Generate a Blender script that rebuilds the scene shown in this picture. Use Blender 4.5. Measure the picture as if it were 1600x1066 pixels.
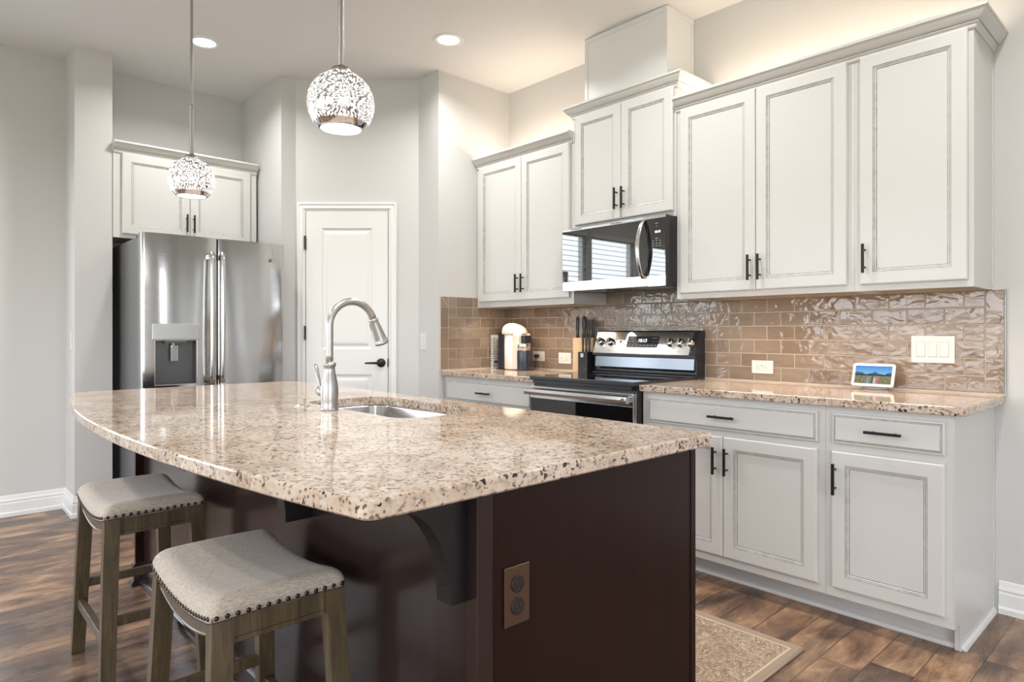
import bpy, bmesh, math, random
from math import sin, cos, pi, radians, atan2, hypot
from mathutils import Vector, Matrix
random.seed(7)
for o in list(bpy.data.objects): bpy.data.objects.remove(o)
S = bpy.context.scene
COL = S.collection

# ------------------------------------------------------------------ camera
cam_d = bpy.data.cameras.new('camera'); cam = bpy.data.objects.new('camera', cam_d); COL.objects.link(cam)
TH = .8216
cam.location = (.6441, -3.3684, 1.1788); cam.rotation_euler = (pi/2, 0, TH)
cam_d.sensor_width = 36; cam_d.lens = 36*1016.5/1600
cam_d.shift_x = -6.2/1600; cam_d.shift_y = -12.7/1600
cam_d.clip_start = .02; cam_d.clip_end = 200
S.camera = cam

# ------------------------------------------------------------------ world, colour
W = bpy.data.worlds.new('World'); S.world = W; W.use_nodes = True
nt = W.node_tree; nt.nodes.clear()
wo = nt.nodes.new('ShaderNodeOutputWorld'); bg = nt.nodes.new('ShaderNodeBackground')
tc = nt.nodes.new('ShaderNodeTexCoord'); sx = nt.nodes.new('ShaderNodeSeparateXYZ'); rp = nt.nodes.new('ShaderNodeValToRGB')
nt.links.new(tc.outputs['Generated'], sx.inputs[0])
mr = nt.nodes.new('ShaderNodeMapRange'); mr.inputs[1].default_value = -.3; mr.inputs[2].default_value = .6
nt.links.new(sx.outputs[2], mr.inputs[0]); nt.links.new(mr.outputs[0], rp.inputs[0])
cr = rp.color_ramp; cr.elements[0].color = (.34, .36, .31, 1); cr.elements[1].color = (.71, .86, 1.08, 1)
e = cr.elements.new(.31); e.color = (.42, .45, .40, 1); e = cr.elements.new(.36); e.color = (.97, 1.0, 1.04, 1)
nt.links.new(rp.outputs[0], bg.inputs[0]); bg.inputs[1].default_value = 7.0
nt.links.new(bg.outputs[0], wo.inputs[0])
S.view_settings.view_transform = 'Standard'; S.view_settings.look = 'None'
S.view_settings.gamma = 1; S.view_settings.use_curve_mapping = False
S.view_settings.exposure = 0.0
S.cycles.use_denoising = True
S.cycles.max_bounces = 10; S.cycles.diffuse_bounces = 5; S.cycles.glossy_bounces = 5; S.cycles.transmission_bounces = 6
S.cycles.sample_clamp_indirect = 6; S.cycles.caustics_reflective = False; S.cycles.caustics_refractive = False
S.cycles.blur_glossy = 1.0

CEIL = 3.017
XR, YB, XLW = 3.6, -7.6, -4.64          # right wall, rear wall, left wall
DAY = (.93, .97, 1.0); WARM = (1.0, .80, .60); LED = (1.0, .975, .945)

def lamp(name, kind, loc, rot, power, col, size=.1, sy=None, shape=None, spread=None, label=None, portal=False):
    d = bpy.data.lights.new(name, kind); d.energy = power; d.color = col
    if kind == 'AREA':
        d.shape = shape or ('RECTANGLE' if sy else 'SQUARE'); d.size = size
        if sy: d.size_y = sy
        if spread: d.spread = spread
        d.cycles.is_portal = portal
    elif kind == 'POINT': d.shadow_soft_size = size
    elif kind == 'SPOT': d.shadow_soft_size = size; d.spot_size = spread or 2; d.spot_blend = .6
    o = bpy.data.objects.new(name, d); COL.objects.link(o); o.location = loc; o.rotation_euler = rot
    return o
# daylight openings: windows in the left wall, sliding doors in the rear wall, window in the right wall (y0,y1,z0,z1)
LWIN = [(-3.63, -3.03, .75, 2.42), (-4.60, -3.69, .75, 2.42), (-5.80, -4.88, .75, 2.42)]
RWIN_REAR = [(-3.9, -.9, 0.0, 2.38), (-.1, 2.9, .5, 2.38)]
RWIN_RIGHT = [(-5.8, -2.6, .5, 2.38), (-1.15, -.55, .05, 2.38)]
CWIN = [(1.95, 2.45, .3, 2.38)]
for y0, y1, z0, z1 in LWIN:
    lamp('portal_light', 'AREA', (XLW-.14, (y0+y1)/2, (z0+z1)/2), (0, -pi/2, 0), 1, DAY, z1-z0, y1-y0, portal=True)
for x0, x1, z0, z1 in RWIN_REAR:
    lamp('portal_light', 'AREA', ((x0+x1)/2, YB-.14, (z0+z1)/2), (pi/2, 0, 0), 1, DAY, x1-x0, z1-z0, portal=True)
for y0, y1, z0, z1 in RWIN_RIGHT:
    lamp('portal_light', 'AREA', (XR+.14, (y0+y1)/2, (z0+z1)/2), (0, pi/2, 0), 1, DAY, z1-z0, y1-y0, portal=True)

for x0, x1, z0, z1 in CWIN:
    lamp('portal_light', 'AREA', ((x0+x1)/2, .14, (z0+z1)/2), (-pi/2, 0, 0), 1, DAY, x1-x0, z1-z0, portal=True)

# ------------------------------------------------------------------ materials
def N(nt, t, **kw):
    n = nt.nodes.new(t)
    for k, v in kw.items(): setattr(n, k, v)
    return n
class Mat:
    def __init__(s, name, base=(.8,.8,.8), rough=.5, metal=0, **kw):
        s.m = bpy.data.materials.new(name); s.m.use_nodes = True; s.nt = s.m.node_tree
        s.b = s.nt.nodes['Principled BSDF']
        s.b.inputs['Base Color'].default_value = (*base, 1); s.b.inputs['Roughness'].default_value = rough
        s.b.inputs['Metallic'].default_value = metal
        for k, v in kw.items(): s.b.inputs[k].default_value = v
        s._c = None
    def n(s, t, ins=None, **kw):
        n = N(s.nt, t, **kw)
        for k, v in (ins or {}).items():
            if isinstance(v, bpy.types.NodeSocket): s.nt.links.new(v, n.inputs[k])
            else: n.inputs[k].default_value = v
        return n
    def co(s):
        if not s._c: s._c = s.n('ShaderNodeTexCoord').outputs['Object']
        return s._c
    def mapped(s, scale, loc=(0,0,0), rot=(0,0,0), src=None):
        return s.n('ShaderNodeMapping', {0: src or s.co(), 1: loc, 2: rot, 3: scale}).outputs[0]
    def noise(s, scale, detail=3, rough=.5, vec=None, dist=0):
        return s.n('ShaderNodeTexNoise', {'Vector': vec or s.co(), 'Scale': scale, 'Detail': detail, 'Roughness': rough, 'Distortion': dist}).outputs[0]
    def ramp(s, fac, stops, const=False):
        r = s.n('ShaderNodeValToRGB', {0: fac}); c = r.color_ramp
        if const: c.interpolation = 'CONSTANT'
        while len(c.elements) < len(stops): c.elements.new(.5)
        for e, (p, col) in zip(c.elements, stops): e.position = p; e.color = (*col, 1) if len(col) == 3 else col
        return r.outputs[0]
    def mix(s, f, a, b, mode='MIX'):
        n = s.n('ShaderNodeMix', data_type='RGBA', blend_type=mode)
        for i, v in ((0, f), (6, a), (7, b)):
            if isinstance(v, bpy.types.NodeSocket): s.nt.links.new(v, n.inputs[i])
            elif i: n.inputs[i].default_value = (*v, 1)
            else: n.inputs[i].default_value = v
        return n.outputs[2]
    def math(s, op, a, b=0, c=0):
        return s.n('ShaderNodeMath', {0: a, 1: b, 2: c}, operation=op).outputs[0]
    def color(s, sock): s.nt.links.new(sock, s.b.inputs['Base Color']); return s
    def rough(s, sock): s.nt.links.new(sock, s.b.inputs['Roughness']); return s
    def bump(s, h, strength=.3, dist=.002, prev=None):
        ins = {'Height': h, 'Strength': strength, 'Distance': dist}
        if prev: ins['Normal'] = prev
        o = s.n('ShaderNodeBump', ins).outputs[0]; s.nt.links.new(o, s.b.inputs['Normal']); return o
    def emit(s, col, st):
        s.b.inputs['Emission Color'].default_value = (*col, 1); s.b.inputs['Emission Strength'].default_value = st; return s

def bw(v): return (v, v, v)
def wallmat(name, c, sc=260, st=.25):
    m = Mat(name, c, .75); m.bump(m.noise(sc, 3, .6), st, .0012); return m.m
M_WALL = wallmat('wall_paint', (.625, .622, .612))
M_CEIL = wallmat('ceiling_paint', (.775, .775, .775), 170, .6)
M_TRIM = Mat('trim_paint', (.82, .82, .81), .32).m
M_DOOR = Mat('door_paint', (.80, .80, .785), .35).m
M_CAB = Mat('cabinet_paint', (.662, .655, .635), .34).m
m = Mat('cabinet_glaze', (.3, .28, .26), .4)
m.color(m.mix(m.ramp(m.noise(35, 4, .7), [(.30, (0,0,0)), (.62, (1,1,1))]), (.36, .34, .31), (.06, .05, .042))); M_GLAZE = m.m
m = Mat('cabinet_seam', (.25, .24, .23), .6); M_SEAM = m.m
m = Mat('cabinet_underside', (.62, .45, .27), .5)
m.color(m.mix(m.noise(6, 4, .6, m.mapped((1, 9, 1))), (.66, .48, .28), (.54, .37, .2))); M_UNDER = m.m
M_BLACKMETAL = Mat('black_hardware', (.018, .018, .018), .42, .4).m
M_BLACKPL = Mat('black_plastic', (.02, .021, .024), .3).m
M_BLACKSATIN = Mat('black_satin', (.018, .019, .024), .22).m
M_GUARD = Mat('dark_polished_steel', (.20, .22, .25), .18, 1).m
M_DARKMIRROR = Mat('dark_mirror_glass', (.006, .006, .007), .02, 0, IOR=2.2).m
M_BLACKGLASS = Mat('black_glass', (.006, .006, .007), .03, 0, **{'Specular IOR Level': .9}).m
M_DARKBROWN = Mat('dark_appliance_side', (.018, .015, .014), .35).m
M_WHITEPL = Mat('white_plastic', (.76, .75, .73), .3).m
M_SLOT = Mat('slot_dark', (.03, .03, .03), .6).m
M_SHADOWGAP = Mat('gap_dark', (.012, .012, .012), .8).m

def steel(name, base, rough, dirn, wav=0, wscale=1, bst=.12):
    m = Mat(name, base, rough, 1)
    sc = {'z': (260, 260, 1.5), 'x': (1.5, 260, 260), 'y': (260, 1.5, 260)}[dirn]
    f = m.noise(1, 2, .5, m.mapped(sc))
    m.rough(m.math('MULTIPLY_ADD', f, .10, rough-.05))
    p = m.bump(f, bst, .0003)
    if wav: m.bump(m.noise(wscale, 1, .4, m.mapped((1.4, 2.6, .55))), wav, .05, p)
    return m.m
M_FRIDGE = steel('fridge_steel', (.58, .575, .57), .13, 'y', .42, 1.3)
M_STEEL = steel('brushed_steel', (.66, .655, .65), .2, 'x')
M_STEELD = steel('dark_steel', (.30, .30, .31), .25, 'y')
M_SINK = steel('sink_steel', (.55, .55, .56), .2, 'y', 0)
M_NICKEL = Mat('brushed_nickel', (.42, .41, .395), .33, 1).m
M_CHROME = Mat('chrome', (.75, .75, .75), .07, 1).m
M_FRIDGESIDE = Mat('fridge_side', (.17, .17, .172), .4, .2).m
M_DISP = Mat('dispenser_cavity', (.13, .13, .135), .35, .6).m
M_DISPPANEL = Mat('dispenser_panel', (.50, .50, .50), .28, .8).m

def granite(name):
    m = Mat(name, (.6, .5, .4), .06)
    m.b.inputs['Specular IOR Level'].default_value = .62
    cloud = m.ramp(m.noise(9, 5, .65), [(.30, (.43, .32, .235)), (.50, (.59, .47, .375)), (.72, (.68, .60, .52))])
    fine = m.ramp(m.noise(75, 5, .7), [(.34, (.34, .27, .21)), (.46, (.95, .95, .95)), (.70, (1.14, 1.13, 1.1))])
    c = m.mix(1.0, cloud, fine, 'MULTIPLY')
    wc = m.n('ShaderNodeTexNoise', {'Vector': m.co(), 'Scale': 60.0, 'Detail': 3.0}).outputs[1]
    wv_ = m.n('ShaderNodeVectorMath', {0: m.co(), 1: m.n('ShaderNodeVectorMath', {0: wc, 1: (.022, .022, .022)}, operation='MULTIPLY').outputs[0]}, operation='ADD').outputs[0]
    v = m.n('ShaderNodeTexVoronoi', {'Vector': wv_, 'Scale': 74.0, 'Randomness': 1.0})
    sepc = m.n('ShaderNodeSeparateColor', {0: v.outputs['Color']})
    d = m.math('ADD', v.outputs['Distance'], m.math('MULTIPLY', m.noise(150, 3, .6), .5))
    size = m.math('MULTIPLY_ADD', sepc.outputs[1], .36, .36)
    sp = m.math('MULTIPLY', m.math('LESS_THAN', d, size), m.math('GREATER_THAN', sepc.outputs[0], .50))
    clump = m.math('GREATER_THAN', m.noise(13, 2, .5), .43)
    sp = m.math('MULTIPLY', sp, clump)
    dark = m.ramp(sepc.outputs[2], [(0, (.022, .02, .022)), (.45, (.07, .045, .035)), (1, (.22, .17, .13))])
    c = m.mix(sp, c, dark)
    v2 = m.n('ShaderNodeTexVoronoi', {'Vector': m.mapped((1,1,1), (3.1, 1.7, .4)), 'Scale': 130.0})
    s2 = m.n('ShaderNodeSeparateColor', {0: v2.outputs['Color']})
    sp2 = m.math('MULTIPLY', m.math('LESS_THAN', v2.outputs['Distance'], .42), m.math('GREATER_THAN', s2.outputs[0], .80))
    c = m.mix(m.math('MULTIPLY', sp2, .85), c, (.11, .08, .065))
    v3 = m.n('ShaderNodeTexVoronoi', {'Vector': m.mapped((1,1,1), (1.1, 4.7, 2.4), src=wv_), 'Scale': 70.0})
    s3 = m.n('ShaderNodeSeparateColor', {0: v3.outputs['Color']})
    sp3 = m.math('MULTIPLY', m.math('LESS_THAN', m.math('ADD', v3.outputs['Distance'], m.math('MULTIPLY', m.noise(90, 2), .3)), .6), m.math('GREATER_THAN', s3.outputs[0], .87))
    c = m.mix(m.math('MULTIPLY', sp3, .4), c, (.74, .71, .68))
    m.color(c); return m.m
M_GRANITE = granite('speckled_granite')

def floor_mat():
    m = Mat('wood_plank_floor', (.2, .12, .07), .3)
    PW, PL = .139, 1.22
    sep = m.n('ShaderNodeSeparateXYZ', {0: m.co()})
    xi = m.math('ADD', m.math('DIVIDE', sep.outputs[0], PW), .417+40)
    col = m.math('FLOOR', xi); fx = m.math('FRACT', xi)
    wn = m.n('ShaderNodeTexWhiteNoise', {'W': col}, noise_dimensions='1D')
    yi = m.math('ADD', m.math('DIVIDE', sep.outputs[1], PL), m.math('MULTIPLY_ADD', wn.outputs[0], 7.3, 40))
    row = m.math('FLOOR', yi); fy = m.math('FRACT', yi)
    cv = m.n('ShaderNodeCombineXYZ', {0: col, 1: row, 2: 0})
    pid = m.n('ShaderNodeTexWhiteNoise', {0: cv.outputs[0]}, noise_dimensions='3D')
    off = m.n('ShaderNodeVectorMath', {0: pid.outputs[1], 1: (37, 37, 37)}, operation='MULTIPLY').outputs[0]
    p = m.n('ShaderNodeVectorMath', {0: m.co(), 1: off}, operation='ADD').outputs[0]
    grain = m.noise(1, 7, .68, m.mapped((17, 2.6, 1), src=p), .6)
    blot = m.noise(1, 5, .62, m.mapped((6.5, 3.2, 1), src=p), .5)
    fine = m.noise(1, 3, .6, m.mapped((160, 9, 1), src=p))
    c = m.ramp(blot, [(.30, (.070, .047, .039)), (.44, (.150, .096, .068)), (.56, (.27, .172, .110)), (.70, (.45, .30, .185))])
    g = m.ramp(grain, [(.3, (.52, .50, .50)), (.5, (.97, .96, .96)), (.7, (1.35, 1.28, 1.22))])
    c = m.mix(1, c, g, 'MULTIPLY')
    c = m.mix(.35, c, m.ramp(fine, [(.3, bw(.5)), (.7, bw(1.5))]), 'MULTIPLY')
    tint = m.ramp(pid.outputs[0], [(0, (.70, .71, .76)), (.5, (1.0, .97, .95)), (1, (1.3, 1.2, 1.08))])
    c = m.mix(1, c, tint, 'MULTIPLY')
    ex = m.math('LESS_THAN', m.math('MINIMUM', fx, m.math('SUBTRACT', 1, fx)), .011)
    ey = m.math('LESS_THAN', m.math('MINIMUM', fy, m.math('SUBTRACT', 1, fy)), .0013)
    e = m.math('MAXIMUM', ex, ey)
    c = m.mix(m.math('MULTIPLY', e, .8), c, (.02, .014, .01))
    m.color(c); m.rough(m.math('MULTIPLY_ADD', grain, .25, .17))
    h = m.math('SUBTRACT', m.math('MULTIPLY', m.math('ADD', grain, fine), .4), e)
    m.bump(h, .22, .0015); return m.m
M_FLOOR = floor_mat()

def tile_mat():
    m = Mat('glazed_tile', (.33, .26, .2), .035)
    g = m.n('ShaderNodeNewGeometry')
    r = g.outputs['Random Per Island']
    c = m.ramp(r, [(0, (.225, .166, .121)), (.5, (.262, .198, .148)), (1, (.30, .232, .176))])
    c = m.mix(.5, c, m.ramp(m.noise(14, 4, .6, m.mapped((1, 1, 3))), [(.3, bw(.8)), (.7, bw(1.15))]), 'MULTIPLY')
    m.color(c)
    off = m.n('ShaderNodeCombineXYZ', {0: m.math('MULTIPLY', r, 91), 1: m.math('MULTIPLY', r, 53), 2: m.math('MULTIPLY', r, 17)}).outputs[0]
    p = m.n('ShaderNodeVectorMath', {0: m.co(), 1: off}, operation='ADD').outputs[0]
    b = m.bump(m.noise(16, 1.5, .4, m.mapped((1, 1, 1.6), src=p), .6), .36, .0085)
    m.bump(m.noise(55, 2, .5, p), .16, .0022, b)
    m.b.inputs['Specular IOR Level'].default_value = .62
    return m.m
M_TILE = tile_mat()
M_GROUT = Mat('grout', (.66, .57, .48), .8).m

def espresso(name, base, rough):
    m = Mat(name, base, rough)
    f = m.noise(1, 4, .6, m.mapped((30, 30, 1.6)))
    m.color(m.mix(f, tuple(v*.6 for v in base), tuple(v*1.7 for v in base)))
    m.rough(m.math('MULTIPLY_ADD', m.noise(2.2, 2, .5), .16, rough-.06)); m.bump(f, .04, .0008); return m.m
M_ESP = espresso('espresso_wood', (.0125, .0038, .0024), .30); M_ESP.node_tree.nodes['Principled BSDF'].inputs['Specular IOR Level'].default_value = .20
M_ESPG = espresso('espresso_gloss', (.0190, .0105, .0095), .19); M_ESPD = espresso('black_corbel_wood', (.0055, .0048, .0058), .3)

def stoolwood():
    m = Mat('weathered_wood', (.16, .12, .07), .42)
    f = m.noise(1, 5, .65, m.mapped((34, 34, 3.0)), .8)
    f2 = m.noise(1, 3, .5, m.mapped((210, 210, 10)))
    c = m.ramp(f, [(.28, (.045, .030, .015)), (.5, (.085, .060, .030)), (.72, (.135, .098, .053))])
    c = m.mix(.5, c, m.ramp(f2, [(.3, bw(.55)), (.7, bw(1.4))]), 'MULTIPLY')
    m.color(c); m.bump(f2, .25, .0012); return m.m
M_STOOL = stoolwood()
M_STOOLGLINT = Mat('stool_edge_highlight', (.16, .125, .08), .16).m  # paler, glossier wood standing in for the highlight along the apron edge
def linen():
    m = Mat('linen_fabric', (.5, .45, .4), .85)
    m.b.inputs['Sheen Weight'].default_value = .25
    a = m.noise(1, 2, .6, m.mapped((900, 60, 300))); b = m.noise(1, 2, .6, m.mapped((60, 900, 300)))
    f = m.math('MULTIPLY', m.math('ADD', a, b), .5)
    c = m.ramp(f, [(.36, (.27, .225, .175)), (.5, (.43, .372, .305)), (.64, (.56, .50, .43))])
    m.color(c)
    m.bump(f, .5, .0015); return m.m
M_LINEN = linen()
M_NAIL = Mat('bronze_nail', (.07, .045, .03), .28, .9).m
M_WELT = Mat('dark_welt', (.03, .03, .03), .7).m

def rug_mat():
    m = Mat('rug_pile', (.5, .4, .3), .95)
    sep = m.n('ShaderNodeSeparateXYZ', {0: m.co()})
    p = m.n('ShaderNodeVectorMath', {0: m.co(), 1: m.n('ShaderNodeVectorMath', {0: m.n('ShaderNodeTexNoise', {'Vector': m.co(), 'Scale': 9.0, 'Detail': 2.0}).outputs[1], 1: (.22, .22, 0)}, operation='MULTIPLY').outputs[0]}, operation='ADD').outputs[0]
    n1 = m.noise(27, 3, .55, p, 1.8); n2 = m.noise(52, 2, .6, p, 2.5)
    a = m.math('LESS_THAN', m.math('ABSOLUTE', m.math('SUBTRACT', n1, .5)), .042)
    b = m.math('LESS_THAN', m.math('ABSOLUTE', m.math('SUBTRACT', n2, .5)), .045)
    pat = m.math('MAXIMUM', a, b)
    c = m.mix(m.math('MULTIPLY', pat, .95), (.63, .49, .35), (.28, .195, .13))
    dx = m.math('SUBTRACT', .345, m.math('ABSOLUTE', sep.outputs[1]))
    dy = m.math('SUBTRACT', .60, m.math('ABSOLUTE', sep.outputs[0]))
    d = m.math('MINIMUM', dx, dy)
    bord = m.math('LESS_THAN', d, .030); line = m.math('LESS_THAN', m.math('ABSOLUTE', m.math('SUBTRACT', d, .034)), .004)
    c = m.mix(bord, c, (.40, .30, .22)); c = m.mix(line, c, (.66, .54, .40))
    m.color(m.mix(.25, c, m.ramp(m.noise(500, 2), [(.3, bw(.6)), (.7, bw(1.4))]), 'MULTIPLY'))
    m.bump(m.math('MULTIPLY', m.math('ADD', m.noise(700, 2), pat), .5), .5, .002); return m.m
M_RUG = rug_mat()
M_RUGEDGE = Mat('rug_binding', (.40, .30, .225), .95).m
M_BRONZE = Mat('bronze_plate', (.15, .09, .062), .3, .85).m
M_BRONZED = Mat('brown_receptacle', (.010, .006, .005), .5).m

def globe_mat():
    m = Mat('mercury_glass', (.72, .72, .73), .06, 1)
    nrm = m.n('ShaderNodeVectorMath', {0: m.co()}, operation='NORMALIZE').outputs[0]
    sp = m.n('ShaderNodeSeparateXYZ', {0: nrm})
    az = m.math('ARCTAN2', sp.outputs[1], sp.outputs[0])
    step = 2*pi/5
    k = m.math('MULTIPLY', m.math('SUBTRACT', m.math('FRACT', m.math('ADD', m.math('DIVIDE', m.math('SUBTRACT', az, -TH*1.0-.78), step), 10.5)), .5), step)
    el = m.math('ARCSINE', sp.outputs[2])
    kx = m.math('MULTIPLY', k, m.math('COSINE', el))
    rho = m.math('SQRT', m.math('ADD', m.math('MULTIPLY', kx, kx), m.math('MULTIPLY', el, el)))
    psi = m.math('ARCTAN2', el, kx)
    v = m.n('ShaderNodeCombineXYZ', {0: m.math('MULTIPLY', psi, 11.5), 1: m.math('MULTIPLY', m.math('POWER', rho, .75), 7.4), 2: 0}).outputs[0]
    vo = m.n('ShaderNodeTexVoronoi', {'Vector': v, 'Scale': 1.0, 'Randomness': .75}, voronoi_dimensions='2D')
    dot = m.math('LESS_THAN', vo.outputs['Distance'], .36)
    low = m.math('GREATER_THAN', sp.outputs[2], -.60)
    f = m.math('MULTIPLY', dot, low)
    m.nt.links.new(m.math('SUBTRACT', 1, f), m.b.inputs['Metallic'])
    m.color(m.mix(f, (.70, .70, .72), (.9, .9, .9)))
    m.b.inputs['Emission Color'].default_value = (1, .97, .93, 1)
    m.nt.links.new(m.math('MULTIPLY', f, 1.25), m.b.inputs['Emission Strength'])
    m.bump(f, .5, .002)
    return m.m
M_GLOBE = globe_mat()
def emitmat(name, col, st): return Mat(name, (0.8,.8,.8), .5).emit(col, st).m
M_EMIT = emitmat('lamp_diffuser', (1, .97, .93), 9)
M_LEDW = emitmat('warm_led', WARM, 1.3)
M_CLOCK = emitmat('clock_digits', (.9, .95, 1), 2.2)
M_ICON = Mat('icon_print_gap_shade', (.42, .42, .43), .5).m  # print grey, also used as painted gap shade on switches and outlets
M_ICOND = Mat('icon_print_dark', (.12, .12, .13), .5).m
M_CREAM = Mat('cream_plastic', (.80, .74, .66), .28).m
M_PINK = Mat('blush_ceramic', (.62, .42, .33), .4).m
M_NAVY = Mat('navy_plastic', (.022, .028, .045), .2).m
M_ASH = Mat('ash_wood', (.66, .49, .31), .45)
M_ASH.color(M_ASH.mix(M_ASH.noise(1, 4, .6, M_ASH.mapped((60, 60, 4))), (.70, .53, .34), (.58, .42, .26))); M_ASH = M_ASH.m
M_HANDLE = Mat('knife_handle', (.012, .012, .013), .33).m
M_BLADE = M_CHROME
M_PAPER = Mat('white_card', (.72, .70, .67), .5).m
M_GREYBASE = Mat('grey_fabric_base', (.42, .43, .47), .7).m
M_BURNER = Mat('burner_ring', (.05, .05, .052), .12).m
M_BLIND = Mat('blind_slat', (.80, .80, .78), .4).m
M_CURTAIN = Mat('curtain', (.42, .42, .43), .9).m

# ------------------------------------------------------------------ mesh builder
ORG = {}
class MB:
    def __init__(s, M=None): s.v = []; s.f = []; s.mi = []; s.sm = []; s.mats = []; s.M = M or Matrix()
    def mat(s, m):
        if m not in s.mats: s.mats.append(m)
        return s.mats.index(m)
    def add(s, vs, fs, m, smooth=False):
        b = len(s.v); s.v += [s.M @ Vector(v) for v in vs]; k = s.mat(m)
        for f in fs: s.f.append(tuple(b+i for i in f)); s.mi.append(k); s.sm.append(smooth)
        return s
    def box(s, x0, x1, y0, y1, z0, z1, m, bev=0, seg=2):
        x0, x1 = min(x0, x1), max(x0, x1); y0, y1 = min(y0, y1), max(y0, y1); z0, z1 = min(z0, z1), max(z0, z1)
        bm = bmesh.new(); bmesh.ops.create_cube(bm, size=1)
        for v in bm.verts: v.co = Vector(((v.co.x+.5)*(x1-x0)+x0, (v.co.y+.5)*(y1-y0)+y0, (v.co.z+.5)*(z1-z0)+z0))
        if bev: bmesh.ops.bevel(bm, geom=bm.edges[:], offset=bev, segments=seg, affect='EDGES', profile=.5)
        return s.take(bm, m)
    def take(s, bm, m, smooth=False):
        bm.verts.index_update()
        s.add([v.co[:] for v in bm.verts], [[v.index for v in f.verts] for f in bm.faces], m, smooth); bm.free(); return s
    def loops(s, L, mats, cap0=False, cap1=False, closed=True, smooth=False, capm=None):
        """bridge successive loops (same vertex count)"""
        n = len(L[0]); vs = [p for l in L for p in l]
        if not isinstance(mats, list): mats = [mats]*(len(L)-1)
        b = len(s.v); s.v += [s.M @ Vector(p) for p in vs]
        for i in range(len(L)-1):
            k = s.mat(mats[i])
            for j in range(n if closed else n-1):
                j2 = (j+1) % n
                s.f.append((b+i*n+j, b+i*n+j2, b+(i+1)*n+j2, b+(i+1)*n+j)); s.mi.append(k); s.sm.append(smooth)
        if cap0: s.f.append(tuple(b+j for j in reversed(range(n)))); s.mi.append(s.mat(capm or mats[0])); s.sm.append(False)
        if cap1: s.f.append(tuple(b+(len(L)-1)*n+j for j in range(n))); s.mi.append(s.mat(capm or mats[-1])); s.sm.append(False)
        return s
    def lathe(s, prof, m, c=(0,0,0), axis='z', n=32, cap=True, T=None):
        if len(prof) == 2 and abs(prof[1][1]-prof[0][1]) > .05:
            (r0, h0), (r1, h1) = prof; k = math.copysign(.0008, h1-h0); prof = [(r0, h0), (r0, h0+k), (r1, h1-k), (r1, h1)]
        L = []
        for r, h in prof:
            ring = []
            for i in range(n):
                a = 2*pi*i/n; p = Vector((r*cos(a), r*sin(a), h))
                if axis == 'y': p = Vector((p.x, -p.z, p.y))     # +h points to -y
                elif axis == 'x': p = Vector((p.z, p.x, p.y))
                if T: p = T @ p
                ring.append(tuple(p+Vector(c)))
            L.append(ring)
        return s.loops(L, m, cap, cap, smooth=True)
    def tube(s, path, r, m, n=12, cap=True, sq=None):
        P = [Vector(p) for p in path]; R = r if isinstance(r, (list, tuple)) else [r]*len(P)
        up = Vector((0,0,1)); L = []; u = None
        for i, p in enumerate(P):
            t = ((P[min(i+1, len(P)-1)]-p).normalized() + (p-P[max(i-1, 0)]).normalized()).normalized()
            if u is None:
                u = t.cross(up)
                if u.length < 1e-3: u = t.cross(Vector((0, 1, 0)))
                u.normalize()
            else: u = (u - t*u.dot(t)).normalized()
            w = t.cross(u)
            if sq: L.append([tuple(p+u*(a*sq[0])+w*(b*sq[1])) for a, b in ((-1,-1),(1,-1),(1,1),(-1,1))])
            else: L.append([tuple(p+u*(R[i]*cos(2*pi*k/n))+w*(R[i]*sin(2*pi*k/n))) for k in range(n)])
        return s.loops(L, m, cap, cap, smooth=not sq)
    def prism(s, pts, a, b, m, axis='z', smooth=False):
        f = {'z': lambda p, h: (p[0], p[1], h), 'x': lambda p, h: (h, p[0], p[1]), 'y': lambda p, h: (p[0], h, p[1])}[axis]
        return s.loops([[f(p, a) for p in pts], [f(p, b) for p in pts]], m, True, True, smooth=smooth)
    def sweep(s, path, prof, m, side=1, cap=True):
        """profile (out,z) swept along 2-D path with mitred corners"""
        P = [Vector(p) for p in path]; L = []
        for i, p in enumerate(P):
            d = []
            if i > 0: d.append((p-P[i-1]).normalized())
            if i < len(P)-1: d.append((P[i+1]-p).normalized())
            nn = [Vector((t.y, -t.x))*side for t in d]
            if len(nn) == 2:
                b = (nn[0]+nn[1]); b = b/(b.length_squared/2) if b.length > 1e-6 else nn[0]
            else: b = nn[0]
            L.append([(p.x+b.x*o, p.y+b.y*o, z) for o, z in prof])
        return s.loops(L, m, cap, cap)
    def build(s, name, parent=None, loc=None):
        me = bpy.data.meshes.new(name)
        o0 = ORG.get(parent.name, Vector((0,0,0))) if parent else Vector(loc or (0,0,0))
        me.from_pydata([v-o0 for v in s.v], [], s.f)
        for m in s.mats: me.materials.append(m)
        me.polygons.foreach_set('material_index', s.mi); me.polygons.foreach_set('use_smooth', s.sm)
        bm = bmesh.new(); bm.from_mesh(me); bmesh.ops.recalc_face_normals(bm, faces=bm.faces[:]); bm.to_mesh(me); bm.free()
        me.update()
        o = bpy.data.objects.new(name, me); COL.objects.link(o)
        ORG[o.name] = Vector(o0)
        if parent: o.parent = parent
        elif loc: o.location = loc
        return o
def thing(name, label, cat, loc, group=None):
    o = bpy.data.objects.new(name, None); COL.objects.link(o); o.location = loc; o.empty_display_size = .05
    ORG[o.name] = Vector(loc); tag(o, label, cat, group); return o
def tag(o, label, cat, group=None):
    o['label'] = label; o['category'] = cat
    if group: o['group'] = group
    return o
def struct(o): o['kind'] = 'structure'; return o
def frame(origin, xdir, out):
    """local x along xdir, local -y pointing to 'out', z up"""
    x = Vector((*xdir, 0)).normalized(); y = -Vector((*out, 0)).normalized()
    return Matrix(((x.x, y.x, 0, origin[0]), (x.y, y.y, 0, origin[1]), (0, 0, 1, origin[2] if len(origin) > 2 else 0), (0, 0, 0, 1)))
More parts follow.
